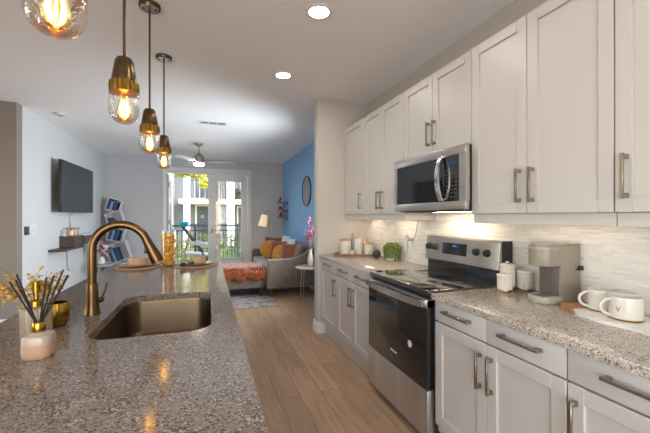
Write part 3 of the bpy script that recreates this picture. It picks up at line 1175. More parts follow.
single('bowl', lathe(BM(), [(.022, 0), (.030, .012), (.0305, .05), (.028, .052), (.027, .016), (0, .01)], seg=28), M['ceramic'], 'small plain white cup in front on the tray', 'cup', loc=tp(.20, .03, .008))
t = Thing('bottle', 'grey round-shouldered bottle behind the canisters on the tray', 'bottle', tp(.207, .144, .008))
t.part('body', lathe(BM(), [(.017, 0), (.019, .006), (.019, .185), (.012, .205), (.008, .21)], seg=24), M['greyglaze'])
t.part('stopper', lathe(BM(), [(.008, .21), (.013, .216), (.013, .235), (.006, .245), (0, .245)], seg=20), M['greyglaze'])
t = Thing('bottle', 'slim beige bottle behind the right canister on the tray', 'bottle', tp(.335, .146, .008))
t.part('body', lathe(BM(), [(.016, 0), (.018, .006), (.018, .15), (.011, .165)], seg=24), M['bowl'])
t.part('stopper', lathe(BM(), [(.011, .165), (.013, .168), (.013, .19), (0, .193)], seg=20), M['ceramic'])
single('decorative_ball', ball(BM(), (0, 0, .0425), .043, u=28, v=18), M['charcoal'], 'charcoal textured ball beside the tray end', 'ball', loc=(1.70, 3.25, .914))

t = Thing('potted_plant', 'round trailing green succulent in a white pot by the range', 'plant', (1.752, 3.02, .914))
t.part('pot', lathe(BM(), [(.045, 0), (.052, .005), (.06, .085), (.061, .1), (.056, .1), (.054, .09), (0, .088)], seg=32), M['ceramic'])
b = BM()
for k in range(30):
    a = 2 * PI * k / 30 + rng.uniform(-.07, .07)
    rr = .082 + rng.uniform(-.008, .006)
    L = rng.uniform(.12, .155)
    for q in range(11):
        u = q / 10
        # up and over the rim, then hanging down
        x = .03 + (rr - .03) * min(1, u * 2.6)
        z = .135 + .03 * math.sin(min(1, u * 2.2) * PI * .5) - max(0, u - .22) * L * 1.25
        x = x - .018 * max(0, u - .6)
        if z < .008:
            break
        ico(b, (x * math.cos(a), x * math.sin(a), z), .0085 + .003 * rng.random())
for k in range(26):
    a = rng.uniform(0, 2 * PI)
    x = .055 * math.sqrt(rng.random())
    ico(b, (x * math.cos(a), x * math.sin(a), .158 + rng.uniform(-.006, .016)), .013)
t.part('foliage', b, M['green'])

# ------------------------------------------------------------------ island
IX0, IX1, IY0, IY1 = -.815, .117, .36, 3.55
SX0, SX1, SY0, SY1 = -.42, .014, 1.405, 2.125
b = BM()
out = rrect(IX0, IY0, IX1, IY1, .012, 3)
hole = rrect(SX0, SY0, SX1, SY1, .085, 8)
ev = []
for loop in (out, hole):
    vs = [b.verts.new((x, y, .914)) for x, y in loop]
    for k in range(len(vs)):
        ev.append(b.edges.new((vs[k], vs[(k + 1) % len(vs)])))
bmesh.ops.triangle_fill(b, use_beauty=True, use_dissolve=False, edges=ev)
ext = bmesh.ops.extrude_face_region(b, geom=list(b.faces))
for v in ext['geom']:
    if isinstance(v, bmesh.types.BMVert):
        v.co.z = .879
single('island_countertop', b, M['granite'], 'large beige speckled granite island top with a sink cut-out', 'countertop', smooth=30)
t = Thing('kitchen_island', 'white island base beneath the granite top', 'island', (-.2, 1.95, 0))
b = BM()
for lo, hi in (((-.53, IY0 + .03, .1), (-.51, IY1 - .03, .878)), ((.07, IY0 + .03, .1), (.09, IY1 - .03, .878)),
               ((-.51, IY0 + .03, .1), (.07, IY0 + .05, .878)), ((-.51, IY1 - .05, .1), (.07, IY1 - .03, .878)), ((-.51, IY0 + .05, .1), (.07, IY1 - .05, .12))):
    box(b, lo, hi, .001, 1)
t.part('body', b, M['white'], w=True)
t.part('toe_kick', box(BM(), (-.48, IY0 + .08, 0), (.03, IY1 - .08, .1)), M['kick'], w=True)
for y in (.42, 1.20, 1.98, 2.76):
    b = BM()
    sh = shaker(0, y, y + .74, .15, .86)
    for v in sh.verts:
        v.co.x = .1105 - v.co.x
    t.part('door', sh, M['white'], w=True)

t = Thing('kitchen_sink', 'undermount single-bowl bronze steel sink in the island', 'sink', (-.22, 1.757, .70))
b = BM()
prof = [(.012, .879), (.002, .879), (.0, .870), (-.004, .72), (-.016, .695), (-.045, .684)]
rings = []
for off, z in prof:
    rings.append([b.verts.new((x, y, z)) for x, y in rrect(SX0 - off, SY0 - off, SX1 + off, SY1 + off, max(.02, .085 + off), 8)])
for i in range(len(rings) - 1):
    n = len(rings[i])
    for k in range(n):
        b.faces.new((rings[i][k], rings[i][(k + 1) % n], rings[i + 1][(k + 1) % n], rings[i + 1][k]))
b.faces.new(rings[-1])
t.part('basin', b, M['sink'], w=True, smooth=50)
t.part('drain', lathe(BM(), [(.045, .684), (.045, .687), (.03, .688), (.026, .685), (0, .684)], (-.22, 1.86, 0), 28), M['chrome'], w=True)

t = Thing('kitchen_faucet', 'tall bronze gooseneck faucet with pull-down spray beside the sink', 'faucet', (-.497, 1.80, .914))
t.part('base', lathe(BM(), [(.0335, 0), (.0335, .004), (.031, .012), (.0275, .05), (.0245, .10), (.0235, .135), (.0225, .138)], seg=32), M['faucet'])
pts = [(0, 0, .13), (0, 0, .20), (0, 0, .27)]
Rr = .114
for k in range(1, 25):
    a = R(180 - 158 * k / 24)
    pts.append((Rr + Rr * math.cos(a), 0, .29 + Rr * math.sin(a)))
t.part('neck', tube(BM(), pts, .0185, 20), M['faucet'])
e = Vector(pts[-1]); dv = (Vector(pts[-1]) - Vector(pts[-2])).normalized()
b = BM()
tube(b, [e - dv * .004, e + dv * .012, e + dv * .03, e + dv * .10, e + dv * .12], [.019, .0205, .021, .029, .0275], 24)
sp = t.part('spray_head', b, M['faucet'])
b = BM()
c0 = e + dv * .04 + Vector((-.019, -.002, -.012))
box(b, c0 + Vector((-.006, -.007, -.018)), c0 + Vector((.006, .007, .018)), .003)
t.part('spray_button', b, M['black'], sp, 'black spray button')
b = BM()
tube(b, [(.015, .012, .055), (.028, .03, .055), (.033, .037, .055)], [.012, .012, .010], 16)
tube(b, [(.028, .032, .056), (.036, .044, .085), (.046, .058, .128)], [.0055, .005, .0042], 12)
t.part('lever_handle', b, M['faucet'])

# reed diffuser
t = Thing('reed_diffuser', 'frosted blush glass diffuser bottle with dark reeds, front of the island', 'diffuser', (-.505, 1.31, .914))
sq = lambda a, i: 1.0 / (abs(math.cos(a)) ** 3 + abs(math.sin(a)) ** 3) ** (1 / 3) * (1.0 if abs(math.cos(a)) > .1 else 1)
bt = BM()
lathe(bt, [(.035, 0), (.0395, .006), (.0405, .02), (.040, .044)], seg=48, rf=sq, caps=True)
t.part('bottle', bt, M['frost'], label='blush frosted lower bottle')
bt = BM()
lathe(bt, [(.040, .044), (.0395, .062), (.036, .070), (.018, .076), (.016, .079)], seg=48, rf=sq, caps=False)
t.part('shoulder', bt, M['frostcap'], label='pale frosted shoulder')
t.part('collar', lathe(BM(), [(.0165, .076), (.0175, .078), (.0175, .107), (.016, .109), (.011, .109)], seg=28), M['gold'], label='gold collar')
for k, (dx, dy, L) in enumerate(((-.075, .0, .15), (-.062, .016, .165), (-.052, -.012, .15), (.03, .02, .15), (.072, .012, .16), (.082, -.01, .165), (.062, .0, .175), (.022, -.01, .145))):
    o = Vector((dx * .10, dy * .1, .105))
    t.part('reed', tube(BM(), [o, o + Vector((dx, dy, L)).normalized() * L * 1.0], .0026, 6), M['reed'])

# ribbed soap dispenser with gold pump
t = Thing('soap_dispenser', 'ribbed smoked glass soap dispenser with a gold pump behind the diffuser', 'dispenser', (-.588, 1.505, .914))
rib = lambda a, i: 1 - (.11 * abs(math.cos(9 * a)) ** 2 if 0 < i < 3 else 0)
t.part('bottle', lathe(BM(), [(.044, 0), (.047, .004), (.047, .105), (.042, .114), (.018, .118)], seg=132, rf=rib, caps=True), M['ribglass'])
t.part('pump_collar', lathe(BM(), [(.019, .116), (.021, .118), (.021, .136), (.016, .14), (.008, .142)], seg=28), M['gold'], label='gold pump collar')
b = BM()
lathe(b, [(.006, .14), (.006, .165), (.011, .167), (.012, .205), (.009, .208), (0, .208)], seg=24)
tube(b, [(0, 0, .196), (.03, -.012, .196), (.045, -.018, .192)], [.006, .005, .004], 12)
t.part('pump_head', b, M['gold'], label='gold pump head and spout')

t = Thing('votive_holder', 'small gold glass votive cup beside the soap dispenser', 'votive', (-.575, 1.65, .914))
t.part('cup', lathe(BM(), [(.024, 0), (.034, .008), (.041, .036), (.0405, .068), (.036, .094), (.034, .094), (.038, .054), (.038, .03), (.03, .012), (0, .01)], seg=36), M['gold'])

# dried yellow flowers in a slim vase
t = Thing('dried_flowers', 'spray of small dried yellow flowers in a slim vase at the island edge', 'flowers', (-.645, 1.63, .914))
t.part('vase', lathe(BM(), [(.022, 0), (.026, .004), (.028, .05), (.018, .09), (.016, .11), (.013, .11), (.014, .09), (0, .02)], seg=28), M['clear'])
bs_ = BM(); bf = BM()
rq = random.Random(5)
for k in range(26):
    a = rq.uniform(0, 2 * PI)
    sp_ = rq.uniform(.03, .15)
    top = Vector((math.cos(a) * sp_ + .005, math.sin(a) * sp_ * .9, rq.uniform(.13, .235)))
    mid = Vector((top.x * .4, top.y * .4, .13))
    tube(bs_, [(top.x * .06, top.y * .06, .02), (top.x * .08, top.y * .08, .10), mid, top], [.0012, .0011, .0009, .0006], 5)
    for j in range(12):
        u = rq.random()
        p = mid.lerp(top, .35 + .75 * u) + Vector((rq.uniform(-.022, .022), rq.uniform(-.022, .022), rq.uniform(-.03, .02)))
        ico(bf, p, rq.uniform(.0045, .0082), 1, Matrix.Diagonal((1, 1, .7)).to_3x3())
        tube(bs_, [mid.lerp(top, .3 + .6 * u), p], .0005, 4)
t.part('stems', bs_, M['stem'])
t.part('blossoms', bf, M['yellowfl'], label='tiny yellow blossoms')

# lemon jar
t = Thing('glass_jar', 'tall clear glass cylinder full of lemons at the far end of the island', 'jar', (-.335, 3.36, .914))
t.part('jar_wall', lathe(BM(), [(0, 0), (.064, 0), (.066, .004), (.066, .31), (.063, .31), (.063, .008), (0, .006)], seg=40, caps=False), M['clear'])
rq = random.Random(11)
first = None
for k in range(14):
    lay = k // 2
    a = lay * 1.15 + (k % 2) * PI
    x, y, z = .030 * math.cos(a), .030 * math.sin(a), .032 + lay * .0385
    if first is None:
        b = BM()
        ball(b, (0, 0, 0), .031, (1, 1, 1.18), 18, 12, fn=lambda p: 1 + .16 * max(0, abs(p.z) - .82) * 5)
        first = single('lemon', b, M['lemon'], 'lemon in the clear glass jar', 'lemon', 'lemons in the glass jar')
        o = first
    else:
        o = first.copy()
        C.objects.link(o)
    o.location = (-.335 + x, 3.36 + y, .914 + z)
    o.rotation_euler = (R(90) + rq.uniform(-.5, .5), rq.uniform(-.4, .4), a + R(90) + rq.uniform(-.4, .4))

# place settings
def setting(x, y, where):
    z = .914
    single('placemat', lathe(BM(), [(.175, 0), (.185, .002), (.185, .007), (.17, .009), (0, .009)], seg=56), M['mat_tan'], 'round woven tan placemat under the ' + where, 'placemat', 'placemats', (x, y, z))
    single('dinner_plate', lathe(BM(), [(.07, 0), (.08, .004), (.135, .014), (.137, .018), (.13, .018), (.08, .008), (0, .007)], seg=56), M['plate'], 'tan stoneware plate of the ' + where, 'plate', 'tan plates', (x, y, z + .009))
setting(-.575, 3.33, 'setting seen through the faucet arch')
single('bowl', lathe(BM(), [(.05, 0), (.072, .006), (.078, .02), (.079, .066), (.076, .068), (.073, .02), (0, .01)], seg=44), M['bowl'], 'straight-sided beige bowl on the plate seen through the faucet arch', 'bowl', 'beige bowls', (-.575, 3.33, .914 + .0165))
setting(-.105, 3.27, 'setting right of the lemon jar')
single('bowl', lathe(BM(), [(.045, 0), (.062, .006), (.067, .02), (.068, .07), (.065, .072), (.062, .02), (0, .01)], seg=44), M['bowl'], 'smaller beige bowl right of the lemon jar', 'bowl', 'beige bowls', (-.085, 3.28, .914 + .0165))
t = Thing('napkin', 'dark rolled napkin lying on the placemat right of the lemon jar', 'napkin', (-.175, 3.155, .914 + .023), R(20))
b = BM()
tube(b, [(-.05, 0, .012), (-.02, 0, .012), (0, 0, .012), (.03, 0, .012), (.06, 0, .013)], [.016, .012, .010, .012, .017], 12)
t.part('cloth', b, M['napkin'])
t.part('napkin_ring', lathe(BM(), [(.012, -.008), (.0145, -.008), (.0145, .008), (.012, .008)], seg=20, caps=False), M['brass'])
t.o.children[-1].rotation_euler = (0, R(90), 0)
t.o.children[-1].location = (0, 0, .012)

# ------------------------------------------------------------------ pendants
def make_pendant(label, loc):
    t = Thing('pendant_lamp', label, 'pendant lamp', loc, group='glass pendants over the island')
    cn = t.part('canopy', lathe(BM(), [(.050, -.026), (.062, -.024), (.066, -.018), (.066, 0)], seg=40), M['bronze'])
    t.part('plate', lathe(BM(), [(0, -.0275), (.053, -.0275), (.055, -.024)], seg=40, caps=False), M['chrome'], cn, 'bright steel underside')
    for s in (-1, 1):
        t.part('screw', lathe(BM(), [(0, -.031), (.006, -.031), (.007, -.025)], (s * .036, 0, 0), 14), M['screw'], cn)
    t.part('rod', tube(BM(), [(0, 0, -.02), (0, 0, -.685)], .0062, 12), M['bronze'])
    t.part('socket', lathe(BM(), [(.050, -.80), (.049, -.775), (.043, -.735), (.037, -.70), (.029, -.686), (.013, -.681), (.0065, -.679)], seg=40), M['bronze'])
    sc = lambda a, i: 1 + .045 * math.cos(18 * a)
    t.part('collar', lathe(BM(), [(.050, -.842), (.057, -.840), (.058, -.815), (.0555, -.793), (.048, -.790)], seg=108, rf=sc), M['golddull'], label='scalloped aged gold collar')
    pr = [(.054, -.825), (.0595, -.845), (.0605, -.88), (.060, -.92)]
    for k in range(1, 10):
        a = R(90 * k / 9)
        pr.append((.060 * math.cos(a), -.92 - .058 * math.sin(a)))
    t.part('glass_shade', lathe(BM(), pr[:-1] + [(0, -.978)], seg=40, caps=False), M['shade'], label='clear seeded glass dome')
    bb = [(.013, -.842), (.014, -.86), (.022, -.885), (.0295, -.912), (.030, -.928), (.024, -.947), (.012, -.957), (0, -.959)]
    bl = t.part('bulb', lathe(BM(), bb, seg=28, caps=False), M['amber'], label='amber glass bulb')
    b = BM()
    for k in range(8):
        a = 2 * PI * k / 8
        r0, r1 = .009, .017
        tube(b, [(r0 * math.cos(a), r0 * math.sin(a), -.872), (r1 * math.cos(a + .3), r1 * math.sin(a + .3), -.90),
                 (r1 * math.cos(a + .5), r1 * math.sin(a + .5), -.922), (r0 * math.cos(a + .4), r0 * math.sin(a + .4), -.942)], .0021, 6)
    t.part('filament', b, M['filament'], bl, 'glowing filament')
    return t
p1 = make_pendant('nearest glass and bronze pendant, only its glass in view', (-.329, .935, CH))
dup(p1.o, (-.352, 1.72, CH), label='second glass and bronze pendant from the front, its rod leaving the photo')
dup(p1.o, (-.362, 2.485, CH), label='third glass and bronze pendant from the front, over the faucet end of the island')
dup(p1.o, (-.362, 3.25, CH), label='farthest glass and bronze pendant, over the lemon jar')

# ------------------------------------------------------------------ ceiling fittings
def can_light(label, x, y):
    t = Thing('recessed_light', label, 'ceiling light', (x, y, CH), group='recessed ceiling lights')
    t.part('trim_ring', lathe(BM(), [(.066, -.006), (.070, -.009), (.086, -.006), (.089, 0)], seg=40, caps=False), M['trim'])
    t.part('lens', lathe(BM(), [(0, -.0035), (.067, -.0035), (.068, 0)], seg=40, caps=False), M['lens'])
can_light('nearer lit round recessed ceiling light over the aisle', .71, 2.19)
can_light('farther lit round recessed ceiling light over the aisle, by the end wall', .70, 3.29)
can_light('recessed ceiling light above the viewer', .71, 1.09)
can_light('recessed ceiling light behind the viewer', .71, -.05)
t = Thing('air_vent', 'white rectangular air vent in the ceiling', 'vent', (.07, 5.3, CH))
b = BM()
for lo, hi in (((-.2, -.085), (.2, -.06)), ((-.2, .06), (.2, .085)), ((-.2, -.06), (-.175, .06)), ((.175, -.06), (.2, .06)), ((-.07, -.06), (-.055, .06)), ((.055, -.06), (.07, .06))):
    box(b, (lo[0], lo[1], -.01), (hi[0], hi[1], 0), .002, 1)
t.part('frame', b, M['trim'])
b = BM()
for k in range(7):
    y = -.052 + k * .0165
    box(b, (-.175, y, -.008), (.175, y + .006, -.002))
t.part('louvres', b, M['cordgrey'])
t = Thing('smoke_detector', 'round white smoke detector on the ceiling near the left wall', 'smoke detector', (-1.87, 5.47, CH))
t.part('body', lathe(BM(), [(0, -.035), (.045, -.035), (.06, -.026), (.066, -.008), (.066, 0)], seg=36), M['white2'])
t.part('sensor_cap', lathe(BM(), [(0, -.042), (.02, -.041), (.024, -.035)], seg=24), M['cordgrey'])

t = Thing('ceiling_fan', 'dark metal ceiling fan with pale blades and a lit lens', 'fan', (-.162, 6.88, CH))
t.part('canopy', lathe(BM(), [(.035, -.055), (.062, -.04), (.068, 0)], seg=32), M['nickel'])
t.part('downrod', tube(BM(), [(0, 0, -.05), (0, 0, -.20)], .013, 12), M['nickel'])
t.part('motor', lathe(BM(), [(.075, -.385), (.092, -.375), (.095, -.28), (.07, -.225), (.035, -.20), (.014, -.19)], seg=40), M['nickel'])
t.part('light_lens', lathe(BM(), [(0, -.43), (.06, -.428), (.088, -.41), (.092, -.385)], seg=36), M['fanlens'], label='warm lit lens')
for a in (-4, 116, 236):
    Mx = Matrix.Rotation(R(a), 4, 'Z') @ Matrix.Rotation(R(11), 4, 'X')
    br = BM()
    box(br, (.07, -.02, -.347), (.21, .02, -.339), .002, 1, Matrix.Rotation(R(a), 4, 'Z'))
    arm = t.part('blade_arm', br, M['nickel'])
    bb = BM()
    outl = [(.17, -.045), (.24, -.062), (.55, -.066), (.63, -.05), (.65, 0), (.63, .05), (.55, .066), (.24, .062), (.17, .045)]
    prism(bb, outl, -.004, .004, .001, Matrix.Rotation(R(a), 4, 'Z') @ Matrix.Translation((0, 0, -.345)) @ Matrix.Rotation(R(11), 4, 'X'))
    t.part('blade', bb, M['white2'], arm, 'pale fan blade')

# ------------------------------------------------------------------ left wall things
t = Thing('television', 'large black flat television on the left wall', 'television', (-2.08, 6.765, 1.815))
b = BM()
box(b, (-.015, -.725, -.393), (.03, .725, .393), .004)
box(b, (-.05, -.45, -.25), (-.015, .45, .2), .01)
t.part('case', b, M['black'])
t.part('screen', box(BM(), (.029, -.715, -.380), (.0315, .715, .384)), M['screen'])
b = BM()
box(b, (-.119, -.25, -.15), (-.105, .25, .15), .002, 1)
box(b, (-.105, -.05, -.1), (-.05, .05, .1), .002, 1)
t.part('wall_mount', b, M['dark'])
t.part('power_cord', tube(BM(), [(-2.13, 6.80, 1.45), (-2.205, 6.79, 1.36), (-2.19, 6.80, 1.2), (-2.19, 6.80, 1.055)], .009, 8), M['cordgrey'], label='grey cord running down to the shelf', w=True)
t = Thing('floating_shelf', 'dark walnut floating media shelf under the television', 'shelf', (-2.20, 6.3, .83))
t.part('lower_board', box(BM(), (-2.199, 5.98, .835), (-1.99, 6.76, .868), .003, 1), M['walnut'], w=True)
b = BM()
box(b, (-2.199, 6.38, .868), (-2.0, 6.80, .890)); box(b, (-2.199, 6.38, 1.02), (-2.0, 6.80, 1.042))
box(b, (-2.199, 6.38, .890), (-2.0, 6.402, 1.02)); box(b, (-2.199, 6.778, .890), (-2.0, 6.80, 1.02)); box(b, (-2.199, 6.402, .890), (-2.008, 6.778, 1.02))
t.part('box_unit', b, M['walnut'], w=True)
b = BM()
box(b, (-2.199, 6.86, .88), (-2.0, 7.75, 1.025), .003, 1)
t.part('second_box', b, M['walnut'], w=True)
t.part('upper_board', box(BM(), (-2.199, 6.86, 1.027), (-1.99, 7.75, 1.05), .003, 1), M['white2'], w=True, label='white top board')
t.part('power_cord', tube(BM(), [(-2.19, 6.66, .836), (-2.19, 6.66, .7), (-2.19, 6.68, .5), (-2.185, 6.775, .45)], .007, 8), M['cordgrey'], label='grey cord hanging below', w=True)
t = Thing('lantern', 'small brown framed lantern with a lit candle on the media shelf', 'lantern', (-2.085, 6.58, 1.042))
b = BM()
for x in (-.05, .04):
    for y in (-.09, .08):
        box(b, (x, y, .012), (x + .012, y + .012, .112))
box(b, (-.055, -.095, 0), (.057, .097, .012), .002, 1); box(b, (-.065, -.105, .112), (.067, .107, .13), .003, 1)
t.part('frame', b, M['acacia'])
t.part('candle', lathe(BM(), [(.03, .012), (.03, .08), (0, .08)], seg=20), emis('candle wax glow', (1, .78, .45), 1.0), label='glowing cream candle')
single('figurine', lathe(BM(), [(.03, 0), (.018, .02), (.012, .05), (.026, .075), (.016, .10), (0, .105)], seg=20), M['ceramic'], 'small white bud vase near the left end of the box shelf', 'vase', loc=(-2.15, 6.435, 1.042))
t = outlet('white outlet low on the left wall under the media shelf', 6.80, .42, x=-2.20, nrm=1)
t = Thing('thermostat', 'small dark brown wall control left of the light switches', 'thermostat', (-2.20, 5.345, 1.172))
t.part('body', box(BM(), (0, -.042, -.055), (.022, .042, .055), .004), M['dark'])
t.part('face', box(BM(), (.022, -.032, -.02), (.0235, .032, .04), .001, 1), M['screen'])
t = Thing('light_switch', 'white two-gang switch plate on the left wall', 'light switch', (-2.20, 5.565, 1.185))
t.part('cover_plate', box(BM(), (0, -.10, -.072), (.006, .10, .072), .002, 1), M['plastic'])
for y in (-.045, .045):
    t.part('rocker', box(BM(), (.006, y - .02, -.036), (.010, y + .02, .036), .002, 1), M['white2'])

# leaning cube bookcase in the far left corner
t = Thing('cube_bookcase', 'zigzag stack of tilted white cube shelves in the far left corner', 'bookcase', (-1.88, 8.56, 0))
cubes = [(-1.90, .185, .36, -6), (-1.845, .585, .40, 18), (-1.885, .975, .31, -14), (-1.91, 1.305, .31, 20), (-1.93, 1.605, .27, -16)]
bookspec = []
for cx, cz, sz, tl in cubes:
    Mx = Matrix.Translation((cx, 8.56, cz)) @ Matrix.Rotation(R(-tl), 4, 'Y')
    h = sz / 2
    b = BM()
    w_ = .014
    for lo, hi in (((-h, -h), (h, -h + w_)), ((-h, h - w_), (h, h)), ((-h, -h + w_), (-h + w_, h - w_)), ((h - w_, -h + w_), (h, h - w_))):
        box(b, (lo[0], -.14, lo[1]), (hi[0], .14, hi[1]), .001, 1, Mx)
    box(b, (-h + w_, .13, -h + w_), (h - w_, .14, h - w_), 0, 1, Mx)
    t.part('cube', b, M['white2'], w=True)
    bookspec.append((Mx, h - w_))
names = ['lowest', 'second lowest', 'middle', 'second highest', 'highest']
def book(label, Mx, x, lean, th, hh, m, m2):
    b = BM()
    L = Mx @ Matrix.Translation((x, 0, 0)) @ Matrix.Rotation(R(lean), 4, 'Y')
    box(b, (-th / 2, -.12, 0), (th / 2, .10, hh), .002, 1, L)
    single('book', b, m, label, 'book', 'blue books in the cube bookcase')
for k in (1, 2, 3, 4):
    Mx, h = bookspec[k]
    Mb = Mx @ Matrix.Translation((0, 0, -h))
    if k == 3:
        book('navy book leaning alone in the second highest cube', Mb, .0, -28, .045, .22, M['bookblue'], None)
    else:
        book('navy book against the side of the %s cube' % names[k], Mb, -h + .03, 0, .055, h * 1.75, M['bookblue'], None)
        book('pale blue book in the middle of the %s cube' % names[k], Mb, -h + .085, 0, .045, h * 1.6, M['booklight'], None)
        book('wide navy book on the open side of the %s cube' % names[k], Mb, -h + .16, 0, .07, h * 1.55, M['bookblue'], None)

# pedestal with pink flowers before the left wall
t = Thing('accent_table', 'small grey drum table by the left wall under the pink orchid', 'side table', (-1.86, 7.3, 0))
t.part('table_top', lathe(BM(), [(.17, .44), (.175, .445), (.175, .465), (.17, .47), (0, .47)], seg=36), M['greyglaze'])
for k in range(4):
    a = R(45 + 90 * k)
    t.part('leg', tube(BM(), [(.15 * math.cos(a), .15 * math.sin(a), 0), (.14 * math.cos(a), .14 * math.sin(a), .445)], .009, 8), M['dark'])
def blossoms(t, stems, m1, m2, rs, seed, vr):
    q = random.Random(seed)
    bs = BM(); b1 = BM(); b2 = BM()
    for (x, y, z) in stems:
        top = Vector((x, y, z))
        base_ = Vector((x * .06, y * .06, vr * .6))
        mid = Vector((x * .25, y * .25, vr + (z - vr) * .45))
        tube(bs, [base_, Vector((x * .09, y * .09, vr)), mid, top], [.003, .0028, .0024, .0014], 6)
        for j in range(13):
            u = q.uniform(.05, 1)
            p = mid.lerp(top, u) + Vector((q.uniform(-1, 1), q.uniform(-1, 1), q.uniform(-1, 1))) * .03
            bb = b1 if q.random() < .65 else b2
            n = 5
            Mq = Matrix.Rotation(q.uniform(0, 6), 3, 'Z') @ Matrix.Rotation(q.uniform(0, 2), 3, 'X')
            for w in range(n):
                a = 2 * PI * w / n
                L = Mq @ Matrix.Rotation(a, 3, 'Z') @ Matrix.Diagonal((1, .55, .22)).to_3x3()
                ico(bb, p + Mq @ Vector((math.cos(a), math.sin(a), 0)) * rs * .8, rs * .85, 1, L)
    t.part('stems', bs, M['stem'])
    t.part('blossoms', b1, m1)
    t.part('pale_blossoms', b2, m2)
t = Thing('flower_vase', 'pink and white blossoms in a pale vase on the accent table by the left wall', 'flowers', (-1.86, 7.3, .47))
t.part('vase', lathe(BM(), [(.04, 0), (.055, .01), (.06, .06), (.035, .12), (.032, .14), (.028, .14), (.03, .12), (0, .05)], seg=28), M['ceramic'])
blossoms(t, [(-.08, 0, .36), (.0, .06, .42), (.07, -.02, .33), (.02, -.08, .28), (.1, .08, .25), (-.05, .1, .3)], M['pinkpale'], M['cushion'], .02, 3, .13)

# ------------------------------------------------------------------ sofa corner
single('area_rug', prism(BM(), [(-1.25, 5.09), (1.03, 5.09), (1.05, 7.95), (-1.25, 7.95)], 0, .012, .002), M['rug'], 'faded multicolour rug in front of the sofa', 'rug')
t = Thing('sofa', 'taupe velvet sofa with sloping arms against the blue wall', 'sofa', (1.36, 6.72, 0))
def arm(y0, y1):
    o = [(.935, .155), (.935, .59), (.95, .62), (.98, .632), (1.30, .632), (1.42, .645), (1.55, .69), (1.66, .76), (1.74, .82), (1.80, .835), (1.815, .82), (1.815, .155)]
    b = BM()
    prism(b, o, y0, y1, .018, XZ, 3)
    return b
t.part('arm', arm(5.60, 5.75), M['sofa'], w=True)
t.part('arm', arm(7.69, 7.84), M['sofa'], w=True)
b = BM()
prism(b, [(1.60, .155), (1.60, .5), (1.66, .80), (1.70, .83), (1.80, .83), (1.815, .80), (1.815, .155)], 5.752, 7.688, .015, XZ, 3)
t.part('backrest', b, M['sofa'], w=True)
t.part('base', box(BM(), (.955, 5.752, .155), (1.60, 7.688, .31), .012), M['sofa'], w=True)
for y0, y1 in ((5.756, 6.718), (6.722, 7.684)):
    t.part('seat_cushion', box(BM(), (.945, y0, .312), (1.60, y1, .468), .035, 4), M['seat'], w=True, label='light grey seat cushion')
for x, y in ((1.0, 5.66), (1.0, 7.78), (1.75, 5.66), (1.75, 7.78)):
    t.part('leg', tube(BM(), [(x, y, .012 if x < 1.2 else 0), (x, y, .157)], [.014, .026], 14), M['leg'], w=True)

def pillow(name, label, loc, w, h, th, rz, tilt, m, rnd=False, group='sofa pillows'):
    b = BM()
    n = 14
    for sgn in (-1, 1):
        vs = []
        for i in range(n + 1):
            row = []
            for j in range(n + 1):
                u, v = -1 + 2 * i / n, -1 + 2 * j / n
                if rnd:
                    # square grid mapped to a disc
                    x = u * math.sqrt(1 - v * v / 2); y = v * math.sqrt(1 - u * u / 2)
                    rr = min(1, math.hypot(x, y))
                    e = (1 - rr ** 4) ** .5 * (1 - .35 * math.exp(-(rr / .12) ** 2))
                    px, py = x, y
                else:
                    px = u * (1 - .07 * (1 - v * v)); py = v * (1 - .07 * (1 - u * u))
                    e = ((1 - u ** 4) * (1 - v ** 4)) ** .5
                row.append(b.verts.new((sgn * e * th / 2, px * w / 2, py * h / 2)))
            vs.append(row)
        for i in range(n):
            for j in range(n):
                b.faces.new((vs[i][j], vs[i + 1][j], vs[i + 1][j + 1], vs[i][j + 1]))
    bmesh.ops.remove_doubles(b, verts=b.verts, dist=.0008)
    Mx = Matrix.Rotation(rz, 4, 'Z') @ Matrix.Rotation(tilt, 4, 'Y')
    for v in b.verts:
        v.co = Mx @ v.co
    lo = min(v.co.z for v in b.verts)
    for v in b.verts:
        v.co.z -= lo
    return single(name, b, m, label, 'pillow', group, loc, smooth=80)
SZ = .464
pillow('round_pillow', 'round mustard velvet pillow at the far end of the sofa', (1.245, 7.18, SZ), .44, .40, .14, R(66), R(14), M['mustard'], True)
pillow('throw_pillow', 'rust pillow in the far corner behind the round mustard pillow', (1.36, 7.44, SZ), .44, .45, .12, R(56), R(14), M['rust'])
pillow('throw_pillow', 'rust pillow standing between the two mustard pillows', (1.365, 6.82, SZ), .42, .42, .12, R(50), R(20), M['rust'])
pillow('throw_pillow', 'upright mustard pillow in front on the sofa', (1.31, 6.46, SZ), .36, .36, .12, R(48), R(20), M['mustard'], True)
pillow('throw_pillow', 'large rust pillow nearest the near arm of the sofa', (1.46, 6.22, SZ), .42, .40, .13, R(48), R(17), M['rust'])
pillow('back_pillow', 'farthest pale blue-white cushion against the sofa back', (1.515, 7.02, SZ), .44, .50, .11, R(4), R(12), M['cushion'])
pillow('back_pillow', 'pale blue-white cushion behind the large rust pillow', (1.52, 6.54, SZ), .42, .47, .11, R(4), R(12), M['cushion'])
pillow('back_pillow', 'taupe cushion leaning on the sofa back by the near arm', (1.545, 5.945, SZ), .34, .40, .11, R(4), R(14), M['sofa'])

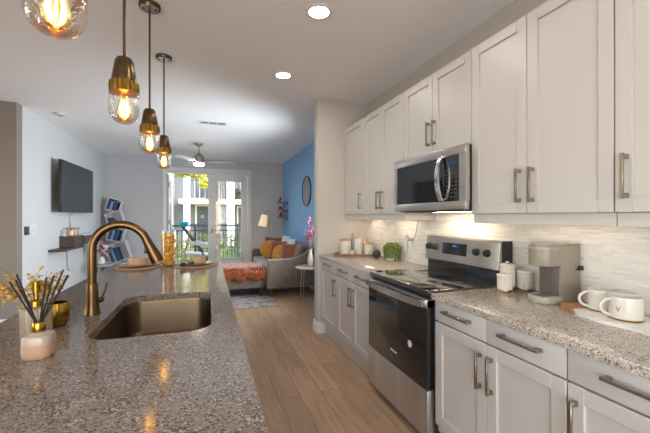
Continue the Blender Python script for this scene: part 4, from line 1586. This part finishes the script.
t = Thing('ottoman', 'taupe velvet ottoman in front of the sofa, under the fur throw', 'ottoman', (.56, 6.16, .012))
t.part('base', box(BM(), (.225, 5.73, .165), (.90, 6.58, .292), .012), M['sofa'], w=True)
t.part('cushion', box(BM(), (.225, 5.73, .296), (.90, 6.58, .455), .03, 4), M['sofa'], w=True)
for x, y in ((.275, 5.78), (.85, 5.78), (.275, 6.53), (.85, 6.53)):
    t.part('leg', tube(BM(), [(x, y, .012), (x, y, .167)], [.012, .024], 14), M['leg'], w=True)
t = Thing('fur_throw', 'shaggy rust fur throw with painted window sheen over the ottoman', 'throw', (.56, 6.1, .456))
rq = random.Random(21)
b = BM(); b2 = BM()
def sheet_pt(u, v):
    """u across x, v along the throw: the front third hangs over the ottoman's front edge"""
    x = .20 + u * .70
    s = v * .80
    wob_ = .012 * math.sin(u * 21) + .008 * math.sin(u * 47 + 1)
    if s < .13 + wob_:
        f = s / (.13 + wob_)
        return Vector((x, 5.708, .478 - (.13 + .03 * math.sin(u * 17) + .02 * math.sin(u * 39)) * (1 - f))), Vector((0, -1, -.5))
    return Vector((x, 5.70 + s - .13, .484 + .004 * math.sin(x * 30))), Vector((0, -.55, .7))
N, Q = 26, 28
grid = [[sheet_pt(i / N, j / Q)[0] for j in range(Q + 1)] for i in range(N + 1)]
for bb, dz in ((b, 0),):
    vv = [[bb.verts.new(grid[i][j]) for j in range(Q + 1)] for i in range(N + 1)]
    for i in range(N):
        for j in range(Q):
            bb.faces.new((vv[i][j], vv[i + 1][j], vv[i + 1][j + 1], vv[i][j + 1]))
r_ = bmesh.ops.solidify(b, geom=list(b.faces), thickness=.012)
for k in range(5200):
    u, v = rq.random(), rq.random() ** 1.15
    p, nrm = sheet_pt(u, v)
    d = (nrm.normalized() + Vector((rq.uniform(-.6, .6), rq.uniform(-.6, .6), rq.uniform(-.3, .3)))).normalized()
    L = rq.uniform(.03, .085)
    pale = v > .21 + rq.uniform(-.1, .1)  # paler tufts on top paint the window's sheen into the fur
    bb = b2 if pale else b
    w1, w2 = frame_of(d)
    s = .0065
    t0 = [bb.verts.new(p + (w1 * math.cos(2 * PI * q / 3) + w2 * math.sin(2 * PI * q / 3)) * s) for q in range(3)]
    tip = bb.verts.new(p + d * L + Vector((0, 0, -.008)))
    for q in range(3):
        bb.faces.new((t0[q], t0[(q + 1) % 3], tip))
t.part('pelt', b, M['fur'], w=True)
t.part('sheen_tufts', b2, M['fursheen'], w=True, label='tufts tinted as window sheen')

t = Thing('side_table', 'round white-topped side table with thin legs by the sofa arm', 'side table', (1.55, 5.22, 0))
t.part('table_top', lathe(BM(), [(.232, .535), (.24, .54), (.24, .556), (.235, .56), (0, .56)], seg=48), M['tabletop'])
for k in range(4):
    a = R(20 + 90 * k)
    t.part('leg', tube(BM(), [(.20 * math.cos(a), .20 * math.sin(a), 0), (.17 * math.cos(a), .17 * math.sin(a), .537)], .007, 8), M['brass'])
t = Thing('flower_vase', 'magenta blossoms in a cream vase on the side table by the sofa', 'flowers', (1.535, 5.17, .56))
t.part('vase', lathe(BM(), [(.032, 0), (.04, .01), (.05, .08), (.044, .16), (.026, .21), (.024, .24), (.032, .27), (.027, .27), (.02, .23), (0, .1)], seg=32), M['vase'])
blossoms(t, [(-.08, .03, .62), (.0, .05, .72), (-.03, -.04, .80), (.04, .0, .66), (-.10, -.03, .55), (.07, .05, .58), (-.02, .02, .50), (.02, -.05, .60)], M['pink'], M['pinkpale'], .0125, 8, .26)

t = Thing('floor_lamp', 'brass arc floor lamp with a tapered cream shade by the back wall', 'floor lamp', (1.49, 8.42, 0))
t.part('base', lathe(BM(), [(.13, 0), (.135, .005), (.13, .02), (.02, .03), (.012, .05)], seg=36), M['brass'])
pts = [(0, 0, .04), (0, 0, .8), (0, 0, 1.40)]
for k in range(1, 15):
    a = R(170 * k / 14)
    pts.append((-.085 + .085 * math.cos(a), 0, 1.40 + .085 * math.sin(a)))
t.part('pole', tube(BM(), pts, .010, 10), M['brass'])
Mt = Matrix.Translation((-.168, 0, 1.395)) @ Matrix.Rotation(R(11), 4, 'Y')
def tf(b):
    for v in b.verts:
        v.co = Mt @ v.co
    return b
t.part('lamp_shade', tf(lathe(BM(), [(.112, -.29), (.076, -.0), (.074, -.0), (.110, -.29)], seg=36, caps=False)), M['lampshade'], label='glowing cream shade')
t.part('bulb', tf(ball(BM(), (0, 0, -.17), .032)), M['lampbulb'], label='lit bulb')
t.part('socket', tf(lathe(BM(), [(.018, -.14), (.018, -.05), (.012, .0)], seg=16)), M['brass'])

# round mirror
t = Thing('round_mirror', 'round black-framed mirror on the blue wall', 'mirror', (WX - .001, 6.50, 1.858))
b = BM()
n = 56
pf = [(.287, -.024), (.302, -.024), (.305, -.020), (.305, 0), (.287, 0)]
lathe(b, [(r, z) for r, z in pf] + [pf[0]], seg=n, caps=False)
for v in b.verts:
    v.co = Vector((v.co.z, v.co.x, v.co.y))
t.part('frame', b, M['black'])
b = lathe(BM(), [(0, -.016), (.289, -.016), (.289, -.004), (0, -.004)], seg=n, caps=False)
for v in b.verts:
    v.co = Vector((v.co.z, v.co.x, v.co.y))
t.part('mirror_glass', b, M['mirror'])

# three little shelves with small things
lvl = ['top', 'middle', 'bottom']
for k, z in enumerate((1.722, 1.532, 1.342)):
    t = Thing('wall_shelf', '%s one of three small wooden shelves on the blue wall' % lvl[k], 'shelf', (WX, 8.43, z), group='small wall shelves')
    t.part('board', box(BM(), (-.20, -.28, -.02), (0, .28, 0), .002, 1), M['shelfwood'])
    for y in (-.2, .2):
        t.part('bracket', prism(BM(), [(-.11, -.028), (-.11, -.02), (0, -.02), (0, -.09), (-.012, -.09), (-.02, -.03)], y - .006, y + .006, 0, XZ), M['dark'])
    specs = [('dark bottle', .032, .13, M['dark'], -.02), ('amber jar', .03, .075, M['tray'], .09), ('small pale jar', .026, .06, M['ceramic'], -.13)]
    if k == 1:
        specs = [('black candle', .035, .08, M['black'], .06), ('charcoal pot', .035, .07, M['charcoal'], -.04), ('rust cup', .028, .055, M['tray'], -.15)]
    if k == 2:
        specs = [('brown pot', .035, .09, M['acacia'], .08), ('black bottle', .028, .13, M['black'], -.03), ('rust jar', .035, .07, M['rust'], -.14)]
    for nm, r, h, m, y in specs:
        single('ornament', lathe(BM(), [(r * .9, 0), (r, .005), (r, h * .6), (r * .55, h * .8), (r * .5, h), (0, h)], seg=20), m,
               '%s on the %s small wall shelf' % (nm, lvl[k]), 'ornament', 'ornaments on the wall shelves', (WX - .13, 8.47 + y * 1.2, z))

# ------------------------------------------------------------------ balcony and outdoors
tag(obj('balcony_floor', box(BM(), (-2.6, 9.0, -.16), (2.6, 10.75, -.02)), M['concrete']), 'concrete balcony floor', 'floor', kind='structure')
t = Thing('balcony_railing', 'black metal balcony railing with thin balusters', 'railing', (0, 10.6, -.02))
b = BM()
box(b, (-2.55, 10.575, 1.065), (2.55, 10.625, 1.105), .004, 1)
t.part('top_rail', b, M['rail'], w=True)
t.part('middle_rail', box(BM(), (-2.55, 10.585, .93), (2.55, 10.615, .96), .003, 1), M['rail'], w=True)
t.part('bottom_rail', box(BM(), (-2.55, 10.585, .06), (2.55, 10.615, .09), .003, 1), M['rail'], w=True)
for x in (-2.55, -.35, .85, 2.55):
    t.part('post', box(BM(), (x - .025, 10.575, -.02), (x + .025, 10.625, 1.07), .003, 1), M['rail'], w=True)
x = -2.44
while x < 2.5:
    if min(abs(x - q) for q in (-2.55, -.35, .85, 2.55)) > .045:
        t.part('baluster', box(BM(), (x - .008, 10.592, .09), (x + .008, 10.608, .93)), M['rail'], w=True)
    x += .115
t = Thing('deck_chair', 'teal folding deck chair on the balcony', 'chair', (-.33, 9.75, -.02))
for y in (-.28, .28):
    t.part('back_rail', tube(BM(), [(-.30, y, 1.10), (.28, y, .30)], .02, 8), M['dark'])
    t.part('rear_leg', tube(BM(), [(-.12, y, 1.0), (-.32, y, .0)], .016, 8), M['teak'])
    t.part('front_leg', tube(BM(), [(.24, y, .36), (.40, y, .0)], .02, 8), M['dark'])
    t.part('arm_rest', box(BM(), (-.30, y * 1.1 - .015, .62), (.42, y * 1.1 + .015, .70), .004, 1, Matrix.Rotation(R(14), 4, 'Y')), M['patiowhite'])
b = BM()
box(b, (-.37, -.26, 1.10), (-.16, .26, 1.235), .04, 3)
t.part('head_cushion', b, M['teal'])
b = BM()
box(b, (-.28, -.25, .36), (.32, .25, .41), .02, 2, Matrix.Rotation(R(6), 4, 'Y'))
t.part('seat_sling', b, M['patiowhite'])
t = Thing('planter', 'small teal planter on the balcony by the open door', 'planter', (-1.03, 10.25, -.02))
t.part('pot', lathe(BM(), [(.09, .9), (.11, .91), (.12, 1.03), (.12, 1.06), (.11, 1.06), (.1, .95), (0, .94)], seg=28), M['teal'])
t.part('stand', lathe(BM(), [(.13, 0), (.03, .03), (.025, .86), (.09, .9)], seg=24), M['dark'])

struct('ground', box(BM(), (-30, 10.8, -.6), (30, 45, -.35)), M['grass'])['kind'] = 'structure'
bt = Thing('apartment_building', 'grey and white apartment building across the courtyard', 'building', (0, 20, -.35))
b = BM()
box(b, (-9, 21.4, -.36), (9, 28, 9))
bt.part('wall', b, M['siding'], w=True)
b = BM()
for x0, x1 in ((-2.9, -1.84), ):
    box(b, (x0, 20.0, -.36), (x1, 21.4, 9))
bt.part('white_bay', b, M['sidelight'], w=True, label='white sided bay')
for x0, x1 in ((-1.26, -.93), (1.0, 1.42), (3.4, 3.75), (-4.6, -4.2)):
    bt.part('column', box(BM(), (x0, 19.9, -.36), (x1, 20.3, 9), .01, 1), M['col'], w=True, label='white column')
bt.part('stone_pier', box(BM(), (.55, 20.3, -.36), (1.0, 21.4, 9), .01, 1), M['stone'], w=True, label='pale stone pier')
for z in (2.05, 5.0):
    bt.part('balcony_slab', box(BM(), (-1.5, 19.95, z), (3.8, 21.4, z + .27), .01, 1), M['col'], w=True, label='white balcony edge')
for x0, z0, z1 in ((-.62, -.1, 1.95), (1.75, -.1, 1.9)):
    f = bt.part('entry_door', box(BM(), (x0, 21.34, z0), (x0 + .62, 21.42, z1), .006, 1), M['extdoor'], w=True, label='dark grey door')
    b = BM()
    box(b, (x0 - .09, 21.33, z0), (x0, 21.43, z1 + .09)); box(b, (x0 + .62, 21.33, z0), (x0 + .71, 21.43, z1 + .09)); box(b, (x0, 21.33, z1), (x0 + .62, 21.43, z1 + .09))
    bt.part('door_casing', b, M['col'], f, w=True)
    bt.part('wreath', lathe(BM(), [(.05, 0), (.09, .0), (.09, .03), (.05, .03)], (0, 0, 0), 20, False), M['stone'], f)
    w_ = f.children[-1]
    w_.location = Vector((x0 + .31, 21.33, 1.35)) - bt.loc
    w_.rotation_euler = (R(90), 0, 0)
for x0, z0, z1 in ((-.72, 2.45, 3.75), (1.62, 2.4, 3.6), (-.72, 5.4, 6.7)):
    f = bt.part('window', box(BM(), (x0 - .06, 21.33, z0 - .06), (x0 + .56, 21.42, z1 + .06), .005, 1), M['col'], w=True)
    for q in (0, .27):
        bt.part('pane', box(BM(), (x0 + q, 21.32, z0), (x0 + q + .23, 21.34, z1)), M['extglass'], f, w=True)
for z0 in (-.1, 2.32):
    b = BM()
    box(b, (-.93, 20.0, z0 + 1.0), (3.4, 20.05, z0 + 1.05))
    x = -.9
    while x < 3.4:
        if not .95 < x < 1.45:
            box(b, (x, 20.01, z0), (x + .03, 20.04, z0 + 1.0))
        x += .14
    bt.part('railing', b, M['rail'], w=True)

def foliage(b, c, rad, n, s, q, zs=1.0):
    for k in range(n):
        d = Vector((q.gauss(0, 1), q.gauss(0, 1), q.gauss(0, 1))).normalized() * (q.random() ** .4)
        p = Vector(c) + Vector((d.x * rad, d.y * rad, d.z * rad * zs))
        Mq = Matrix.Rotation(q.uniform(0, 6), 3, 'Z') @ Matrix.Rotation(q.uniform(0, 3), 3, 'X')
        a = s * q.uniform(.7, 1.3)
        vs = [b.verts.new(p + Mq @ Vector(v) * a) for v in ((-1, 0, 0), (-.2, -.45, .1), (.6, -.38, .1), (1, 0, 0), (.6, .38, .1), (-.2, .45, .1))]
        b.faces.new(vs)
t = Thing('tree', 'yellow-green tree overhanging the courtyard beyond the balcony', 'tree', (.35, 14.5, -.35))
q = random.Random(3)
t.part('trunk', tube(BM(), [(.35, 14.5, -.36), (.32, 14.5, 1.5), (.25, 14.4, 3.0), (.0, 14.3, 4.2)], [.12, .10, .085, .05], 12), M['bark'], w=True)
b = BM()
for c, r, n in (((-.45, 14.1, 3.12), .42, 520), ((.1, 14.2, 3.7), .6, 420), ((-.10, 14.0, 2.65), .3, 200), ((-.92, 14.2, 3.08), .34, 320), ((.55, 14.4, 3.7), .7, 420), ((0, 14.4, 4.4), .9, 500), ((.72, 14.0, 2.95), .26, 110)):
    foliage(b, c, r, n, .06, q, .75)
t.part('leaves', b, M['leaf'], w=True)
q = random.Random(9)
for k, (x, y, r, m, lab) in enumerate(((-1.15, 15.5, .55, 'shrubpale', 'pale green shrub at the left beyond the railing'), (-.35, 16.6, .6, 'shrub', 'dark green shrub before the far grey door'),
                                 (.35, 15.2, .5, 'shrubpale', 'pale green shrub beyond the door mullion'), (1.15, 16.0, .62, 'shrub', 'dark green shrub below the white column at the right'),
                                 (1.7, 14.8, .5, 'shrubpale', 'pale green shrub at the right beyond the blinds'))):
    t = Thing('shrub', lab, 'shrub', (x, y, -.35), group='courtyard shrubs')
    b = BM()
    foliage(b, (0, 0, r * .8), r, 520, .055, q, .85)
    t.part('leaves', b, M[m])
    t.part('stems', tube(BM(), [(0, 0, -.01), (0, 0, r)], [.03, .015], 8), M['bark'])
t = Thing('hanging_plant', 'green plants on the upper balcony across the courtyard', 'plant', (1.62, 20.35, 2.32))
b = BM()
for x in (-.1, .15, .42):
    foliage(b, (x, 0, .42), .26, 150, .06, q, 1.1)
t.part('leaves', b, M['shrub'])
t.part('planter_box', box(BM(), (-.3, -.12, 0), (.65, .12, .22), .01, 1), M['dark'])
